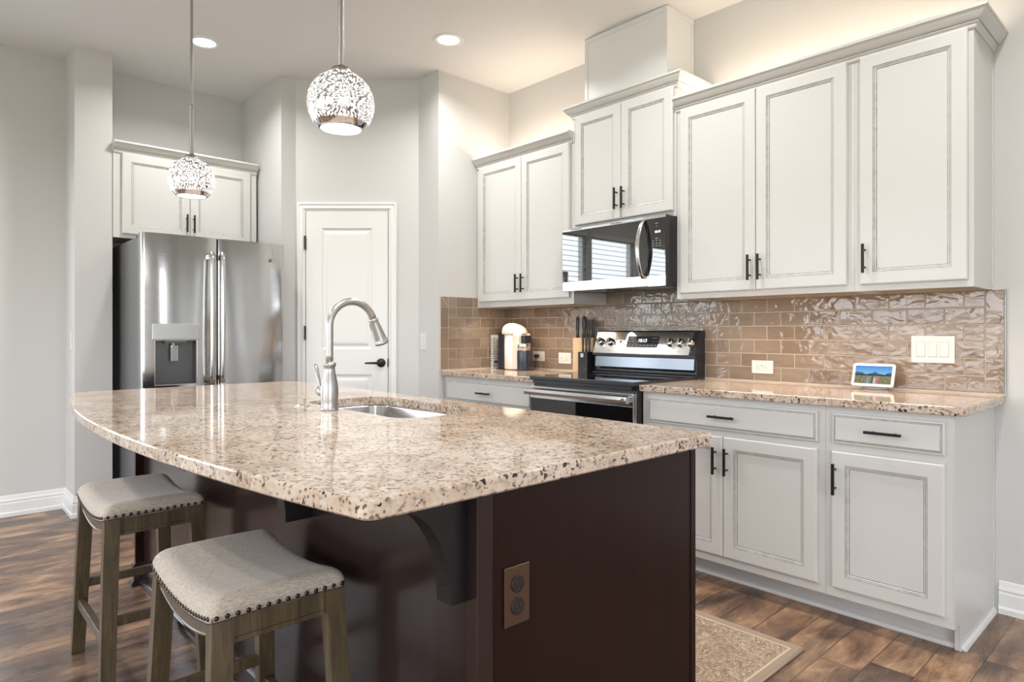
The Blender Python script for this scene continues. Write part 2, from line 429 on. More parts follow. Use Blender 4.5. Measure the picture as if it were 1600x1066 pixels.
def rect(x0, x1, z0, z1, i, y): return [(x0+i, y, z0+i), (x1-i, y, z0+i), (x1-i, y, z1-i), (x0+i, y, z1-i)]
def text_mesh(mb, txt, size, T, m, align='CENTER'):
    c = bpy.data.curves.new('t', 'FONT'); c.body = txt; c.size = size; c.align_x = align; c.align_y = 'CENTER'; c.extrude = .0003
    o = bpy.data.objects.new('t', c); COL.objects.link(o)
    me = bpy.data.meshes.new_from_object(o.evaluated_get(bpy.context.evaluated_depsgraph_get()))
    R = Matrix(((1,0,0,0),(0,0,-1,0),(0,1,0,0),(0,0,0,1)))      # text plane -> local xz facing -y
    old = mb.M; mb.M = old @ T @ R
    mb.add([v.co[:] for v in me.vertices], [tuple(p.vertices) for p in me.polygons], m); mb.M = old
    bpy.data.objects.remove(o); bpy.data.curves.remove(c); bpy.data.meshes.remove(me)

# ------------------------------------------------------------------ room shell
B = (-3.903, -1.3215); A = (-3.299, -.667)      # pantry diagonal
struct(MB().box(XLW-.15, XR+.15, YB-.15, .15, -.12, 0, M_FLOOR).build('floor'))
struct(MB().box(XLW-.15, XR+.15, YB-.15, .15, CEIL, CEIL+.12, M_CEIL).build('ceiling'))

struct(MB().prism([(-3.054, .15), (-3.054, -.667), A, B, (-3.903, -1.43), (XLW, -1.43), (XLW-.15, -1.43), (XLW-.15, .15)], 0, CEIL, M_WALL).build('wall_pantry'))
def wall_with_holes(name, axis, c0, c1, a0, a1, holes):
    mb = MB()
    hs = sorted(holes)
    def bx(p0, p1, z0, z1):
        if p1-p0 < 1e-4 or z1-z0 < 1e-4: return
        if axis == 'y': mb.box(c0, c1, p0, p1, z0, z1, M_WALL)
        else: mb.box(p0, p1, c0, c1, z0, z1, M_WALL)
    cur = a0
    for h0, h1, z0, z1 in hs:
        bx(cur, h0, 0, CEIL); bx(h0, h1, 0, z0); bx(h0, h1, z1, CEIL); cur = h1
    bx(cur, a1, 0, CEIL)
    return struct(mb.build(name))
wall_with_holes('wall_cabinet_side', 'x', 0, .15, -3.054, XR+.15, CWIN)
wall_with_holes('wall_left', 'y', XLW-.15, XLW, YB, -1.43, LWIN)
wall_with_holes('wall_rear', 'x', YB-.15, YB, XLW-.15, XR+.15, RWIN_REAR)
wall_with_holes('wall_right', 'y', XR, XR+.15, YB, 0, RWIN_RIGHT)
struct(MB().box(XLW, -4.312, -2.604, -2.395, 0, CEIL, M_WALL).build('wall_fridge_wing'))

# windows: frames, blinds
def window(nm, M, w, z0, z1, blinds=True, mull=1):
    fr = MB(M)
    for x0, x1, a, b in ((0, .05, z0, z1), (w-.05, w, z0, z1), (0, w, z0, z0+.05), (0, w, z1-.05, z1)): fr.box(x0, x1, .03, .10, a, b, M_TRIM)
    for k in range(1, mull+1): fr.box(w*k/(mull+1)-.03, w*k/(mull+1)+.03, .04, .09, z0, z1, M_TRIM)
    o = struct(fr.build(nm))
    if blinds:
        sl = MB(M); z = z1-.06
        while z > z0+.03:
            c, s_ = cos(.30), sin(.30)
            sl.add([(.02, -.024*c, z-.024*s_), (w-.02, -.024*c, z-.024*s_), (w-.02, .024*c, z+.024*s_), (.02, .024*c, z+.024*s_),
                    (.02, -.024*c, z-.024*s_+.003), (w-.02, -.024*c, z-.024*s_+.003), (w-.02, .024*c, z+.024*s_+.003), (.02, .024*c, z+.024*s_+.003)],
                   [(0,1,2,3), (7,6,5,4), (0,4,5,1), (1,5,6,2), (2,6,7,3), (3,7,4,0)], M_BLIND)
            z -= .062
        sl.box(.01, w-.01, -.03, .02, z1-.05, z1, M_BLIND)
        b = sl.build('blind', o)
    return o
for i, (y0, y1, z0, z1) in enumerate(LWIN): window('window_%d' % (i+1), frame((XLW-.03, y0), (0, 1), (1, 0)), y1-y0, z0, z1, mull=0)
for i, (x0, x1, z0, z1) in enumerate(CWIN): window('window_9', frame((x0, .06), (1, 0), (0, -1)), x1-x0, z0, z1, False, 0)
for i, (x0, x1, z0, z1) in enumerate(RWIN_REAR): window('window_%d' % (i+4), frame((x1, YB-.06), (-1, 0), (0, 1)), x1-x0, z0, z1, False, 2)
for i, (y0, y1, z0, z1) in enumerate(RWIN_RIGHT): window('window_%d' % (i+6), frame((XR+.06, y1), (0, -1), (-1, 0)), y1-y0, z0, z1, False, 2)

# baseboards
BB = [(0, 0), (.022, 0), (.022, .022), (.015, .030), (.014, .030), (.014, .082), (.011, .088), (.011, .093), (.014, .098), (.012, .104), (.008, .112), (.005, .128), (0, .134)]
BB = [(o, z*.135/.134) for o, z in BB]
struct(MB().sweep([(XLW, YB+.2), (XLW, -2.604), (-4.312, -2.604), (-4.312, -2.395), (-4.60, -2.395)], BB, M_TRIM, 1).build('baseboard_left'))
struct(MB().sweep([(.022, 0), (XR, 0)], BB, M_TRIM, 1).build('baseboard_cabinet_side'))
tx, ty = (A[0]-B[0])/.8906, (A[1]-B[1])/.8906
def Dp(t): return (B[0]+tx*t, B[1]+ty*t)
struct(MB().sweep([(-3.903, -1.43), B, Dp(.008)], BB, M_TRIM, 1).build('baseboard_pantry'))
struct(MB().sweep([Dp(.736), A, (-3.056, -.667)], BB, M_TRIM, 1).build('baseboard_pantry_return'))

# pantry door
DM = frame((B[0], B[1]), (tx, ty), (-(-ty), -tx)) if False else frame((B[0], B[1]), (tx, ty), (ty, -tx))
cas = MB(DM)
CP = [(.0, .006), (.0, .0), (.0, 0)]
x0, x1, zt = .012, .732, 2.124; cw = .060
lay = [(0, 0), (0, -.011), (.004, -.016), (.014, -.016), (.018, -.011), (.034, -.012), (.042, -.017), (.056, -.008), (cw, -.006), (cw, .03)]
L = [[(x0+i, y, 0), (x0+i, y, zt-i), (x1-i, y, zt-i), (x1-i, y, 0)] for i, y in lay]
cas.loops(L, M_TRIM, closed=False)
cas.box(x0+cw-.001, x0+cw+.006, -.004, .04, 0, zt-cw, M_SHADOWGAP); cas.box(x1-cw-.005, x1-cw+.001, -.004, .04, 0, zt-cw, M_SHADOWGAP)
struct(cas.build('trim_1'))
door = thing('door_1', '', '', (B[0], B[1], 0)); del door['label']; del door['category']; door['kind'] = 'structure'
dx0, dx1, dz1 = .0775, .6685, 2.0595
db = MB(DM)
# slab with two recessed moulded panels
PX0, PX1 = .193, .556
panels = [(1.062, 1.938), (.13, .878)]
def slab_face(mb, m, x0, x1, z0, z1, panels, px0, px1, yf, depth):
    zs = [z0]+[z for p in sorted(panels) for z in p]+[z1]
    for a, b in ((x0, px0), (px1, x1)): mb.add([(a, yf, z0), (b, yf, z0), (b, yf, z1), (a, yf, z1)], [(0,1,2,3)], m)
    for k in range(0, len(zs), 2): mb.add([(px0, yf, zs[k]), (px1, yf, zs[k]), (px1, yf, zs[k+1]), (px0, yf, zs[k+1])], [(0,1,2,3)], m)
    mb.loops([rect(x0, x1, z0, z1, 0, yf), rect(x0, x1, z0, z1, 0, yf+depth)], m, False, True)
YS = -.0115
slab_face(db, M_DOOR, dx0, dx1, .01, dz1, panels, PX0, PX1, YS, .010)
for z0, z1 in panels:
    prof = [(0, 0), (.006, .005), (.012, .0078), (.020, .0086), (.026, .0076), (.036, .003), (.046, .0012), (.060, .0008)]
    db.loops([rect(PX0, PX1, z0, z1, i, YS+y) for i, y in prof], M_DOOR, False, True)
db.build('door_slab', door)
for z in (1.832, 1.18, .25):
    h = MB(DM); h.box(.0675, .0775, -.017, -.006, z-.048, z+.048, M_BLACKMETAL, .002); h.lathe([(.006, z-.05), (.006, z+.05)], M_BLACKMETAL, (.0725, -.018, 0), n=12); h.build('hinge', door)
lv = MB(DM); lv.lathe([(.032, 0), (.032, .006), (.029, .010), (.014, .012), (.012, .045), (.0, .046)], M_BLACKMETAL, (.621, -.0115, .962), 'y')
lv.tube([(.621, -.055, .962), (.60, -.062, .962), (.56, -.063, .962), (.515, -.060, .9615)], [.010, .009, .0075, .006], M_BLACKMETAL)
lv.build('door_handle', door)
MB(DM).box(.6665, .6735, -.016, -.004, .932, .992, M_BLACKMETAL, .002).build('strike_plate', door)

# ------------------------------------------------------------------ backsplash
def tile(mb, x0, x1, z0, z1, poly=None, th=.009):
    g = .0019; r = random.Random(int((x0*977+z0*3571)*1000))
    X0, X1, Z0, Z1 = x0+g, x1-g, z0+g, z1-g
    def cuts(L):
        e = [0, .0011/L, .0026/L]; n = max(1, int(L/.03)); return e+[e[2]+(1-2*e[2])*k/n for k in range(1, n)]+[1-q for q in reversed(e)]
    us, vv = cuts(X1-X0), cuts(Z1-Z0); nx, nz = len(us)-1, len(vv)-1
    t1, t2 = r.uniform(-.0007, .0007), r.uniform(-.0005, .0005)
    vs = []; fs = []
    for j in range(nz+1):
        for i in range(nx+1):
            u, v = us[i], vv[j]; e = i in (0, nx) or j in (0, nz)
            vs.append((X0+(X1-X0)*u, -(th-(.0012 if e else 0)+t1*(u-.5)+t2*(v-.5)), Z0+(Z1-Z0)*v))
    for j in range(nz):
        for i in range(nx): a = j*(nx+1)+i; fs.append((a, a+1, a+nx+2, a+nx+1))
    k = len(vs); per = [i for i in range(nx+1)]+[(j+1)*(nx+1)-1 for j in range(1, nz+1)]+[nz*(nx+1)+i for i in range(nx-1, -1, -1)]+[j*(nx+1) for j in range(nz-1, 0, -1)]
    for i in per: vs.append((vs[i][0], 0, vs[i][2]))
    for q in range(len(per)): q2 = (q+1) % len(per); fs.append((per[q], k+q, k+q2, per[q2]))
    mb.add(vs, fs, M_TILE, True)
PITCH, Z0R, RH = .1485, .9215, .0735
def rows(mb, xL, xR, aoff, boff, kmin, kmax):
    for k in range(kmin, kmax):
        off = aoff if k % 2 else boff
        js = [xR]; n = 0
        x = off
        while x >= xR-.004: x -= PITCH
        while x > xL+.004: js.append(x); x -= PITCH
        js.append(xL)
        for a, b in zip(js[1:], js[:-1]):
            if b-a > .006: tile(mb, a, b, Z0R+k*RH, Z0R+(k+1)*RH)
bs = MB()
bs.box(-3.044, .045, -.006, 0, .914, Z0R+6*RH, M_GROUT); bs.box(-2.094, -1.352, -.006, 0, 1.36, 1.44, M_GROUT)
rows(bs, -3.044, -.026, -.102, -.175, 0, 6); rows(bs, -2.094, -1.352, -.102, -.175, 6, 7)
for k in range(3): tile(bs, -.026, .0425, Z0R+k*2*RH, Z0R+(k+1)*2*RH)
bs.box(.0425, .0465, -.0095, 0, .914, Z0R+6*RH, Mat('tile_edge_trim', (.30, .30, .30), .3, .8).m)
tag(bs.build('tile_backsplash'), 'glossy taupe brick-pattern tile backsplash along the long cabinet wall', 'backsplash')
RM = frame((-3.054, 0), (0, 1), (1, 0))
br = MB(RM)
br.box(-.658, 0, -.006, 0, .914, 1.437, M_GROUT)
rows(br, -.588, -.009, -.071, -.144, 0, 6)
for k in range(3): tile(br, -.656, -.588, Z0R+k*2*RH-(.0 if k else 0), Z0R+(k+1)*2*RH if k < 2 else Z0R+6*RH)
for a, b in ((-.588, -.517), (-.517, -.364), (-.364, -.216), (-.216, -.010)): tile(br, a, b, Z0R+6*RH, 1.4355)
tile(br, -.656, -.588, Z0R+6*RH, 1.4355)
br.box(-.660, -.656, -.0095, 0, .914, 1.437, M_GROUT)
br.add([(-.656, -.0093, 1.4355), (-.653, -.0093, 1.4355), (-.5855, -.0093, Z0R+6*RH), (-.5885, -.0093, Z0R+6*RH)], [(0,1,2,3)], M_GROUT)
tag(br.build('tile_backsplash'), 'short taupe brick-pattern tile backsplash on the side wall beside the coffee machine', 'backsplash')

# ------------------------------------------------------------------ cabinet parts
GW = .0019
def door_panel(mb, x0, x1, z0, z1, yf):
    """framed glazed door front: yf = face plane (local), body behind"""
    rings = [(0, .019, None), (0, .005, M_CAB), (.0015, .002, M_CAB), (.006, 0, M_CAB), (.0535, 0, M_CAB), (.0535+GW, .0022, M_GLAZE), (.0590, .0028, M_CAB), (.0590+GW, .0045, M_GLAZE),
             (.0655, .0062, M_CAB), (.0655+GW*1.2, .0082, M_GLAZE)]
    mb.loops([rect(x0, x1, z0, z1, i, yf+y) for i, y, _ in rings], [r[2] for r in rings[1:]], True, True, capm=M_CAB)
def drawer_panel(mb, x0, x1, z0, z1, yf):
    rings = [(0, .019, None), (0, .008, M_CAB), (.003, .006, M_CAB), (.008, .0055, M_CAB), (.008+GW, .0042, M_GLAZE), (.0125, .003, M_CAB), (.0125+GW, .0018, M_GLAZE), (.0175, 0.0, M_CAB), (.019, 0, M_CAB)]
    mb.loops([rect(x0, x1, z0, z1, i, yf+y) for i, y, _ in rings], [r[2] for r in rings[1:]], True, True, capm=M_CAB)
def pull(parent, M, cx, cz, yf, vert=True, L=.125):
    h = MB(M); s = .0052; yb = yf-.030
    if vert:
        h.box(cx-s, cx+s, yb-s, yb+s, cz-L/2, cz+L/2, M_BLACKMETAL, .0008)
        for d in (-.64, .64): h.lathe([(.0042, 0), (.0042, .030)], M_BLACKMETAL, (cx, yf, cz+d*L/2*.94), 'y', 10)
    else:
        h.box(cx-L/2, cx+L/2, yb-s, yb+s, cz-s, cz+s, M_BLACKMETAL, .0008)
        for d in (-.6, .6): h.lathe([(.0042, 0), (.0042, .030)], M_BLACKMETAL, (cx+d*L/2, yf, cz), 'y', 10)
    return h.build('handle', parent)
CR = [(0, 0), (.006, .0), (.010, .006), (.010, .014), (.014, .019), (.019, .021), (.019, .026), (.024, .028), (.030, .034), (.040, .047), (.046, .057), (.048, .060), (.053, .061), (.053, .071), (.048, .075), (0, .075)]
def crown(name, path, zb, parent=None, sc=1, side=1):
    prof = [(o*sc, zb+z*sc) for o, z in CR]
    mb = MB().sweep(path, prof, M_CAB, side)
    g = [(.0192*sc, zb+.0208*sc), (.0215*sc, zb+.0208*sc), (.0215*sc, zb+.0246*sc), (.0192*sc, zb+.0246*sc)]
    mb.sweep(path, [(.0185*sc, zb+.0245*sc), (.0200*sc, zb+.0245*sc), (.0200*sc, zb+.0262*sc), (.0185*sc, zb+.0262*sc)], M_GLAZE, side)
    return mb.build(name, parent)

def cabinet(name, label, M, x0, x1, z0, z1, yface, doors, drawers=(), under=None, toe=False, group=None, sideR=False):
    t = thing(name, label, 'cabinet', tuple((M @ Vector(((x0+x1)/2, yface, z0)))[:]), group)
    b = MB(M)
    if toe:
        b.box(x0, x1, yface, -.002, .105, z1, M_CAB); b.box(x0, x1 if not sideR else x1-.004, -.50, -.002, 0, .105, M_CAB)
    else:
        b.box(x0, x1, yface, -.002, z0+(.012 if under else 0), z1, M_CAB)
        if under:
            b.box(x0+.0, x1-.0, yface, yface+.019, z0, z0+.0119, M_CAB); b.box(x0, x0+.016, yface+.0191, -.002, z0, z0+.0119, M_CAB); b.box(x1-.016, x1, yface+.0191, -.002, z0, z0+.0119, M_CAB)
            b.add([(x0+.016, yface+.019, z0+.0115), (x1-.016, yface+.019, z0+.0115), (x1-.016, -.002, z0+.0115), (x0+.016, -.002, z0+.0115)], [(0,1,2,3)], M_UNDER)
    b.build('cabinet_body', t)
    for d in doors:
        dx0, dx1, dz0, dz1, hx, hz = d[:6]
        mb = MB(M); door_panel(mb, dx0, dx1, dz0, dz1, yface-.0205); o = mb.build('cabinet_door', t)
        if hx is not None: pull(o, M, hx, hz, yface-.0205)
    for d in drawers:
        dx0, dx1, dz0, dz1 = d[:4]
        mb = MB(M); drawer_panel(mb, dx0, dx1, dz0, dz1, yface-.0205); o = mb.build('drawer', t)
        pull(o, M, (dx0+dx1)/2, (dz0+dz1)/2, yface-.0205, False, .13)
    return t
I = Matrix()
UZ0, UZ1, UF = 1.3614, 2.385, -.3204
ucg = None
u1 = cabinet('wall_cabinet', 'tall pale grey upper cabinet with two doors, directly right of the microwave', I, -1.347, -.440, UZ0, UZ1, UF,
    [(-1.318, -.8925, 1.390, 2.378, -.917, 1.50), (-.8895, -.468, 1.390, 2.378, -.865, 1.50)], under=True)
u2 = cabinet('wall_cabinet', 'tall pale grey single-door upper cabinet, rightmost above the smart display', I, -.439, 0, UZ0, UZ1, UF,
    [(-.413, -.018, 1.388, 2.378, -.390, 1.50)], under=True)
u3 = cabinet('wall_cabinet', 'pale grey two-door upper cabinet above the coffee machine', I, -3.050, -2.100, UZ0, UZ1, UF,
    [(-3.012, -2.5635, 1.402, 2.378, -2.590, 1.515), (-2.5605, -2.125, 1.402, 2.378, -2.535, 1.515)], under=True)
u4 = cabinet('wall_cabinet', 'short raised two-door upper cabinet over the microwave', I, -2.099, -1.350, 1.816, 2.535, UF,
    [(-2.075, -1.7165, 1.846, 2.522, -1.742, 1.963), (-1.7135, -1.364, 1.846, 2.522, -1.690, 1.963)])
# side bead on exposed cabinet end
MB().box(0, .003, -.012, -.001, UZ0, UZ1, M_CAB).build('filler_strip', u2)
tag(crown('crown_molding', [(-1.3475, UF), (0, UF), (0, -.001)], 2.372), 'pale grey crown molding running over the two tall right-hand upper cabinets', 'molding')
crown('crown_molding', [(-3.050, UF), (-2.102, UF)], 2.372, u3)
crown('crown_molding', [(-2.102, -.001), (-2.102, UF), (-1.347, UF), (-1.347, -.001)], 2.515, u4)
# duct chase box over the microwave cabinet
ch = MB(); ch.box(-2.046, -1.446, -.27, -.001, 2.537, CEIL-.002, M_TRIM); 
zc0, zc1 = 2.537, CEIL-.031
for x in (-2.046, -1.466): ch.box(x-.003*(x < -2), x+.020+.003*(x > -2), -.274, -.2702, zc0, zc1, M_TRIM)
ch.box(-2.049, -1.443, -.274, -.2702, zc1+.0002, CEIL-.003, M_TRIM)
for y in (-.2700, -.026): ch.box(-1.4458, -1.442, y, y+.024, zc0, zc1, M_TRIM)
ch.box(-1.4458, -1.442, -.2700, -.002, zc1+.0002, CEIL-.003, M_TRIM)
tag(ch.build('duct_chase'), 'white boxed duct cover rising from the microwave cabinet to the ceiling', 'duct cover')

# base cabinets
BF = -.6105
b1 = cabinet('base_cabinet', 'pale grey base cabinet with one wide drawer over two doors, right of the range', I, -1.3595, -.449, 0, .881, BF,
    [(-1.322, -.9035, .146, .700, -.937, .588), (-.9005, -.477, .146, .700, -.879, .588)], [(-1.322, -.477, .728, .854)], toe=True)
b2 = cabinet('base_cabinet', 'pale grey base cabinet with one drawer and a single door, rightmost on the floor', I, -.448, 0, 0, .881, BF,
    [(-.419, -.024, .146, .700, -.402, .590)], [(-.419, -.024, .732, .854)], toe=True, sideR=True)
x = MB(); x.prism([(-.002, 0), (-.002, .881), (-.6105, .881), (-.6105, .105), (-.53, .105), (-.53, 0)], .0003, .0035, M_CAB, 'x'); x.build('end_panel', b2)
MB().box(-.017, .0, -.529, -.5005, 0, .098, M_CAB, .002).build('toe_block', b2); MB().box(.0036, .007, -.016, -.002, 0, .881, M_CAB).build('filler_strip', b2)
b3 = cabinet('base_cabinet', 'pale grey base cabinet left of the range with one long drawer', I, -3.053, -2.124, 0, .881, BF,
    [(-3.018, -2.598, .146, .700, -2.63, .588), (-2.594, -2.169, .146, .700, -2.57, .588)], [(-3.018, -2.169, .715, .854)], toe=True)
SH = [(0, 0), (.016, 0), (.016, .006), (.012, .014), (.004, .019), (0, .020)]
sh = MB(); sh.sweep([(-1.358, -.50), (.004, -.50), (.004, -.001)], SH, M_CAB, 1)
tag(sh.build('shoe_molding'), 'white quarter-round shoe molding along the foot of the right base cabinets', 'molding')

# counters
def eased(mb, outline, hole, z0, z1, r=.004, m=M_GRANITE):
    n = len(outline); P = [Vector(p) for p in outline]
    def off(d):
        out = []
        for i in range(n):
            a, b, c = P[i-1], P[i], P[(i+1) % n]
            t1, t2 = (b-a).normalized(), (c-b).normalized(); n1, n2 = Vector((-t1.y, t1.x)), Vector((-t2.y, t2.x))
            q = n1+n2; q = q/(q.length_squared/2) if q.length > 1e-5 else n1
            out.append(b+q*d)
        return out
    L = [(0, z0, r*.8), (0, z0+r*.8, 0), (0, z1-r, 0), (0, z1-r*.3, r*.3), (0, z1, r)]
    loops_ = [[(p.x, p.y, z) for p in off(d)] for _, z, d in L]
    mb.loops(loops_, m)
    for lp in (loops_[0], loops_[-1]):
        bm = bmesh.new()
        def ring(pts):
            vs = [bm.verts.new(p) for p in pts]
            return [bm.edges.new((vs[i], vs[(i+1) % len(vs)])) for i in range(len(vs))]
        ed = ring(lp)
        if hole: ed += ring([(h[0], h[1], lp[0][2]) for h in hole])
        bmesh.ops.triangle_fill(bm, use_beauty=True, edges=ed, use_dissolve=False)
        mb.take(bm, m)
    if hole: mb.loops([[(h[0], h[1], z1) for h in hole], [(h[0], h[1], z0) for h in hole]], m)
    return mb
def rounded(pts, rad, seg=6):
    """ccw polygon with per-vertex radius"""
    out = []; n = len(pts)
    for i in range(n):
        p = Vector(pts[i]); r = rad[i]
        if r == 0: out.append(p[:]); continue
        a = (Vector(pts[i-1])-p).normalized(); b = (Vector(pts[(i+1) % n])-p).normalized()
        ang = a.angle(b); d = r/math.tan(ang/2); c = p+(a+b).normalized()*(r/sin(ang/2))
        s0 = p+a*d; s1 = p+b*d; a0 = atan2(s0.y-c.y, s0.x-c.x); a1 = atan2(s1.y-c.y, s1.x-c.x)
        while a1-a0 > pi: a1 -= 2*pi
        while a1-a0 < -pi: a1 += 2*pi
        for k in range(seg+1): t = a0+(a1-a0)*k/seg; out.append((c.x+r*cos(t), c.y+r*sin(t)))
    return out
CT, CB = .914, .881
tag(eased(MB(), rounded([(-1.3605, -.0065), (-1.3605, -.6475), (.043, -.6475), (.043, -.0065)], [0, .004, .04, 0]), None, CB, CT).build('countertop'), 'speckled granite countertop right of the range under the smart display', 'countertop')
tag(eased(MB(), rounded([(-3.0475, -.0065), (-3.0475, -.6475), (-2.1225, -.6475), (-2.1225, -.0065)], [0, .012, .004, 0]), None, CB, CT).build('countertop'), 'speckled granite countertop left of the range under the coffee machine', 'countertop')

# ------------------------------------------------------------------ kitchen island
IX0, IX1 = -2.83, -.26
arc = []
def fy(x): return -2.845-.128*(1-((x+1.545)/1.285)**2)
pts = [(IX1, -1.808), (IX0, -1.808)]; rad = [.022, .11]
xs = [IX0+(IX1-IX0)*k/28 for k in range(29)]
pts += [(xs[0], fy(xs[0]))] + [(x_, fy(x_)) for x_ in xs[1:-1]] + [(IX1, fy(IX1))]
rad += [.09]+[0]*27+[.030]
# drop arc points that fall inside the corner radii
keep = [i for i, p in enumerate(pts) if not (3 <= i and i < len(pts)-1 and (p[0] < IX0+.13 or p[0] > IX1-.05))]
outl = rounded([pts[i] for i in keep], [rad[i] for i in keep], 8)
hole = rounded([(-1.745, -2.268), (-1.05, -2.268), (-1.05, -1.925), (-1.745, -1.925)], [.075, .075, .075, .075], 8)
tag(eased(MB(), outl, hole, CB, CT, .005).build('countertop'), 'large speckled granite island countertop with bowed front edge and sink cutout', 'countertop')

isl = thing('kitchen_island', 'dark espresso wood kitchen island base under the bowed granite top', 'kitchen island', (-1.5, -2.2, 0))
cr_ = MB(); cr_.box(-2.78, -.305, -2.545, -2.29, .0, .8805, M_ESP); cr_.box(-2.78, -.305, -1.90, -1.885, .1, .8805, M_ESP)
cr_.box(-2.78, -1.78, -2.29, -1.90, .1, .8805, M_ESP); cr_.box(-1.01, -.305, -2.29, -1.90, .1, .8805, M_ESP); cr_.box(-1.78, -1.01, -2.29, -1.90, .1, .62, M_ESP)
cr_.box(-2.78, -.305, -2.29, -1.94, 0, .1, M_ESP)
cr_.build('carcass', isl)
fp = MB(); fp.box(-2.80, -.31, -2.566, -2.5455, .0, .8805, M_ESPG); fp.build('front_panel', isl)
ep = MB(); ep.box(-.3045, -.285, -2.5655, -1.886, 0, .8805, M_ESP); ep.build('end_panel', isl)
e2 = MB(); e2.box(-.3045, -.2825, -1.8855, -1.864, 0, .8805, M_ESP, .001); e2.build('rear_stile', isl)
e2 = MB(); e2.box(-.318, -.2825, -2.604, -2.566, 0, .8805, M_ESPG, .0015); e2.build('corner_post', isl)
e3 = MB(); e3.box(-2.812, -2.79, -2.60, -1.866, 0, .8805, M_ESP, .001); e3.build('end_panel', isl)
bbm = MB(); bp = [(0, 0), (.020, 0), (.020, .014), (.014, .022), (.008, .026), (.008, .080), (.012, .086), (.012, .094), (.006, .10), (0, .105)]
bbm.sweep([(-2.812, -1.95), (-2.812, -2.60), (-2.79, -2.60), (-2.79, -2.5665), (-.32, -2.5665)], bp, M_ESPG, 1)
bbm.build('base_molding', isl)
for xa in (-.305-.0+.0, -1.02, -1.9, -2.72):
    x1_ = xa-.012+(.006 if xa > -.4 else 0); x0_ = x1_-.045 if xa > -.4 else xa-.06
    cb = MB(); yb = -2.5665 if xa < -.4 else -2.6045
    yb = -2.5665
    pr = [(yb, .8805), (yb, .676), (yb-.075, .676)]
    cxx, czz, rx, rz = yb-.205, .676, .130, .192
    for k in range(0, 13):
        a = k/12*pi/2; pr.append((cxx+rx*cos(a), czz+.006+rz*sin(a)))
    pr += [(cxx, .8805)]
    cb.prism(pr, x0_, x1_, M_ESPD, 'x')
    cb.build('corbel', isl)
# back doors of the island (range side)
for k in range(3):
    pass

# outlet on island end
ol = thing('electrical_outlet', 'bronze duplex outlet plate on the dark island end', 'outlet', (-.283, -2.505, .62))
EM = frame((-.285, 0), (0, 1), (1, 0))
o_ = MB(EM); o_.box(-2.538, -2.472, -.005, 0, .612, .727, M_BRONZE, .0015); o_.lathe([(.003, 0), (.003, .006)], M_BRONZE, (-2.505, 0, .6695), 'y', 10); o_.build('cover_plate', ol)
for zc in (.648, .691):
    r_ = MB(EM); r_.lathe([(.0165, 0), (.0165, .0075), (.0155, .008)], M_BRONZED, (-2.505, 0, zc), 'y', 20)
    for dx in (-.006, .006): r_.box(-2.505+dx-.0011, -2.505+dx+.0011, -.0086, -.0079, zc-.001, zc+.009, M_BRONZE)
    r_.lathe([(.0022, .0079), (.0022, .0086)], M_BRONZE, (-2.505, 0, zc-.008), 'y', 10)
    r_.build('receptacle', ol)

# sink
sk = thing('kitchen_sink', 'stainless steel undermount sink bowl set in the island', 'sink', (-1.4, -2.1, .68))
def rr(x0, x1, y0, y1, r, z): return [(p[0], p[1], z) for p in rounded([(x0, y0), (x1, y0), (x1, y1), (x0, y1)], [r]*4, 8)]
s_ = MB(); d = .006
s_.loops([rr(-1.765-d, -1.03+d, -2.286, -1.905, .09, .8795), rr(-1.745, -1.05, -2.268, -1.925, .075, .8795), rr(-1.742, -1.053, -2.265, -1.928, .073, .873), rr(-1.735, -1.06, -2.258, -1.935, .07, .70), rr(-1.715, -1.08, -2.238, -1.955, .06, .672), rr(-1.68, -1.11, -2.205, -1.985, .04, .665)], M_SINK, False, True, smooth=True)
s_.build('basin', sk)
MB().lathe([(.045, .6655), (.045, .668), (.038, .669), (.030, .667), (.0, .667)], M_CHROME, (-1.4, -2.09, 0)).build('drain', sk)

# faucet
FX, FY = -1.424, -2.318
fa = thing('kitchen_faucet', 'brushed nickel gooseneck pull-down faucet standing at the island sink', 'faucet', (FX, FY, CT))
MB().lathe([(.030, CT), (.030, CT+.004), (.027, CT+.006), (.0285, CT+.010), (.027, CT+.016), (.0285, CT+.030), (.030, CT+.055), (.0295, CT+.075), (.026, CT+.100), (.0205, CT+.125), (.0185, CT+.140), (.019, CT+.148), (.0215, CT+.151), (.0225, CT+.156), (.0215, CT+.161), (.017, CT+.165), (.0135, CT+.166)], M_NICKEL, (FX, FY, 0), n=40).build('faucet_body', fa)
sp = []; R_ = .087; zc = CT+.288
for k in range(6): sp.append((FX, FY, CT+.163+(zc-CT-.163)*k/5))
for k in range(1, 19):
    a = pi-k/18*(pi*.90); sp.append((FX, FY+R_+R_*cos(a), zc+R_*sin(a)))
MB().tube(sp, .0128, M_NICKEL, 20).build('spout', fa)
pe = Vector(sp[-1]); dr = (Vector(sp[-1])-Vector(sp[-2])).normalized()
zq = Vector((0,0,1)).rotation_difference(dr).to_matrix()
hd = MB(); hd.lathe([(.0128, -.002), (.0165, 0), (.0175, .004), (.0155, .009), (.0155, .014), (.0175, .030), (.0200, .055), (.0225, .075), (.0235, .084), (.0265, .088), (.0265, .094), (.0225, .098), (.019, .096), (.0, .096)], M_NICKEL, tuple(pe), T=zq, n=32); hdo = hd.build('spray_head', fa)
c0 = pe+dr*.036+Vector((-.0165, -.006, -.001)); 
hb = MB(); hb.tube([tuple(pe+dr*t+Vector((-.0125, -.0085, 0))) for t in (.016, .022, .036, .050, .056)], [.003, .0062, .0072, .0062, .003], M_BLACKPL, 12); hb.build('spray_button', hdo)
hn = MB(); hn.tube([(FX-.022, FY, CT+.058), (FX-.040, FY, CT+.060), (FX-.062, FY, CT+.063), (FX-.072, FY, CT+.064)], [.015, .021, .020, .007], M_NICKEL, 20)
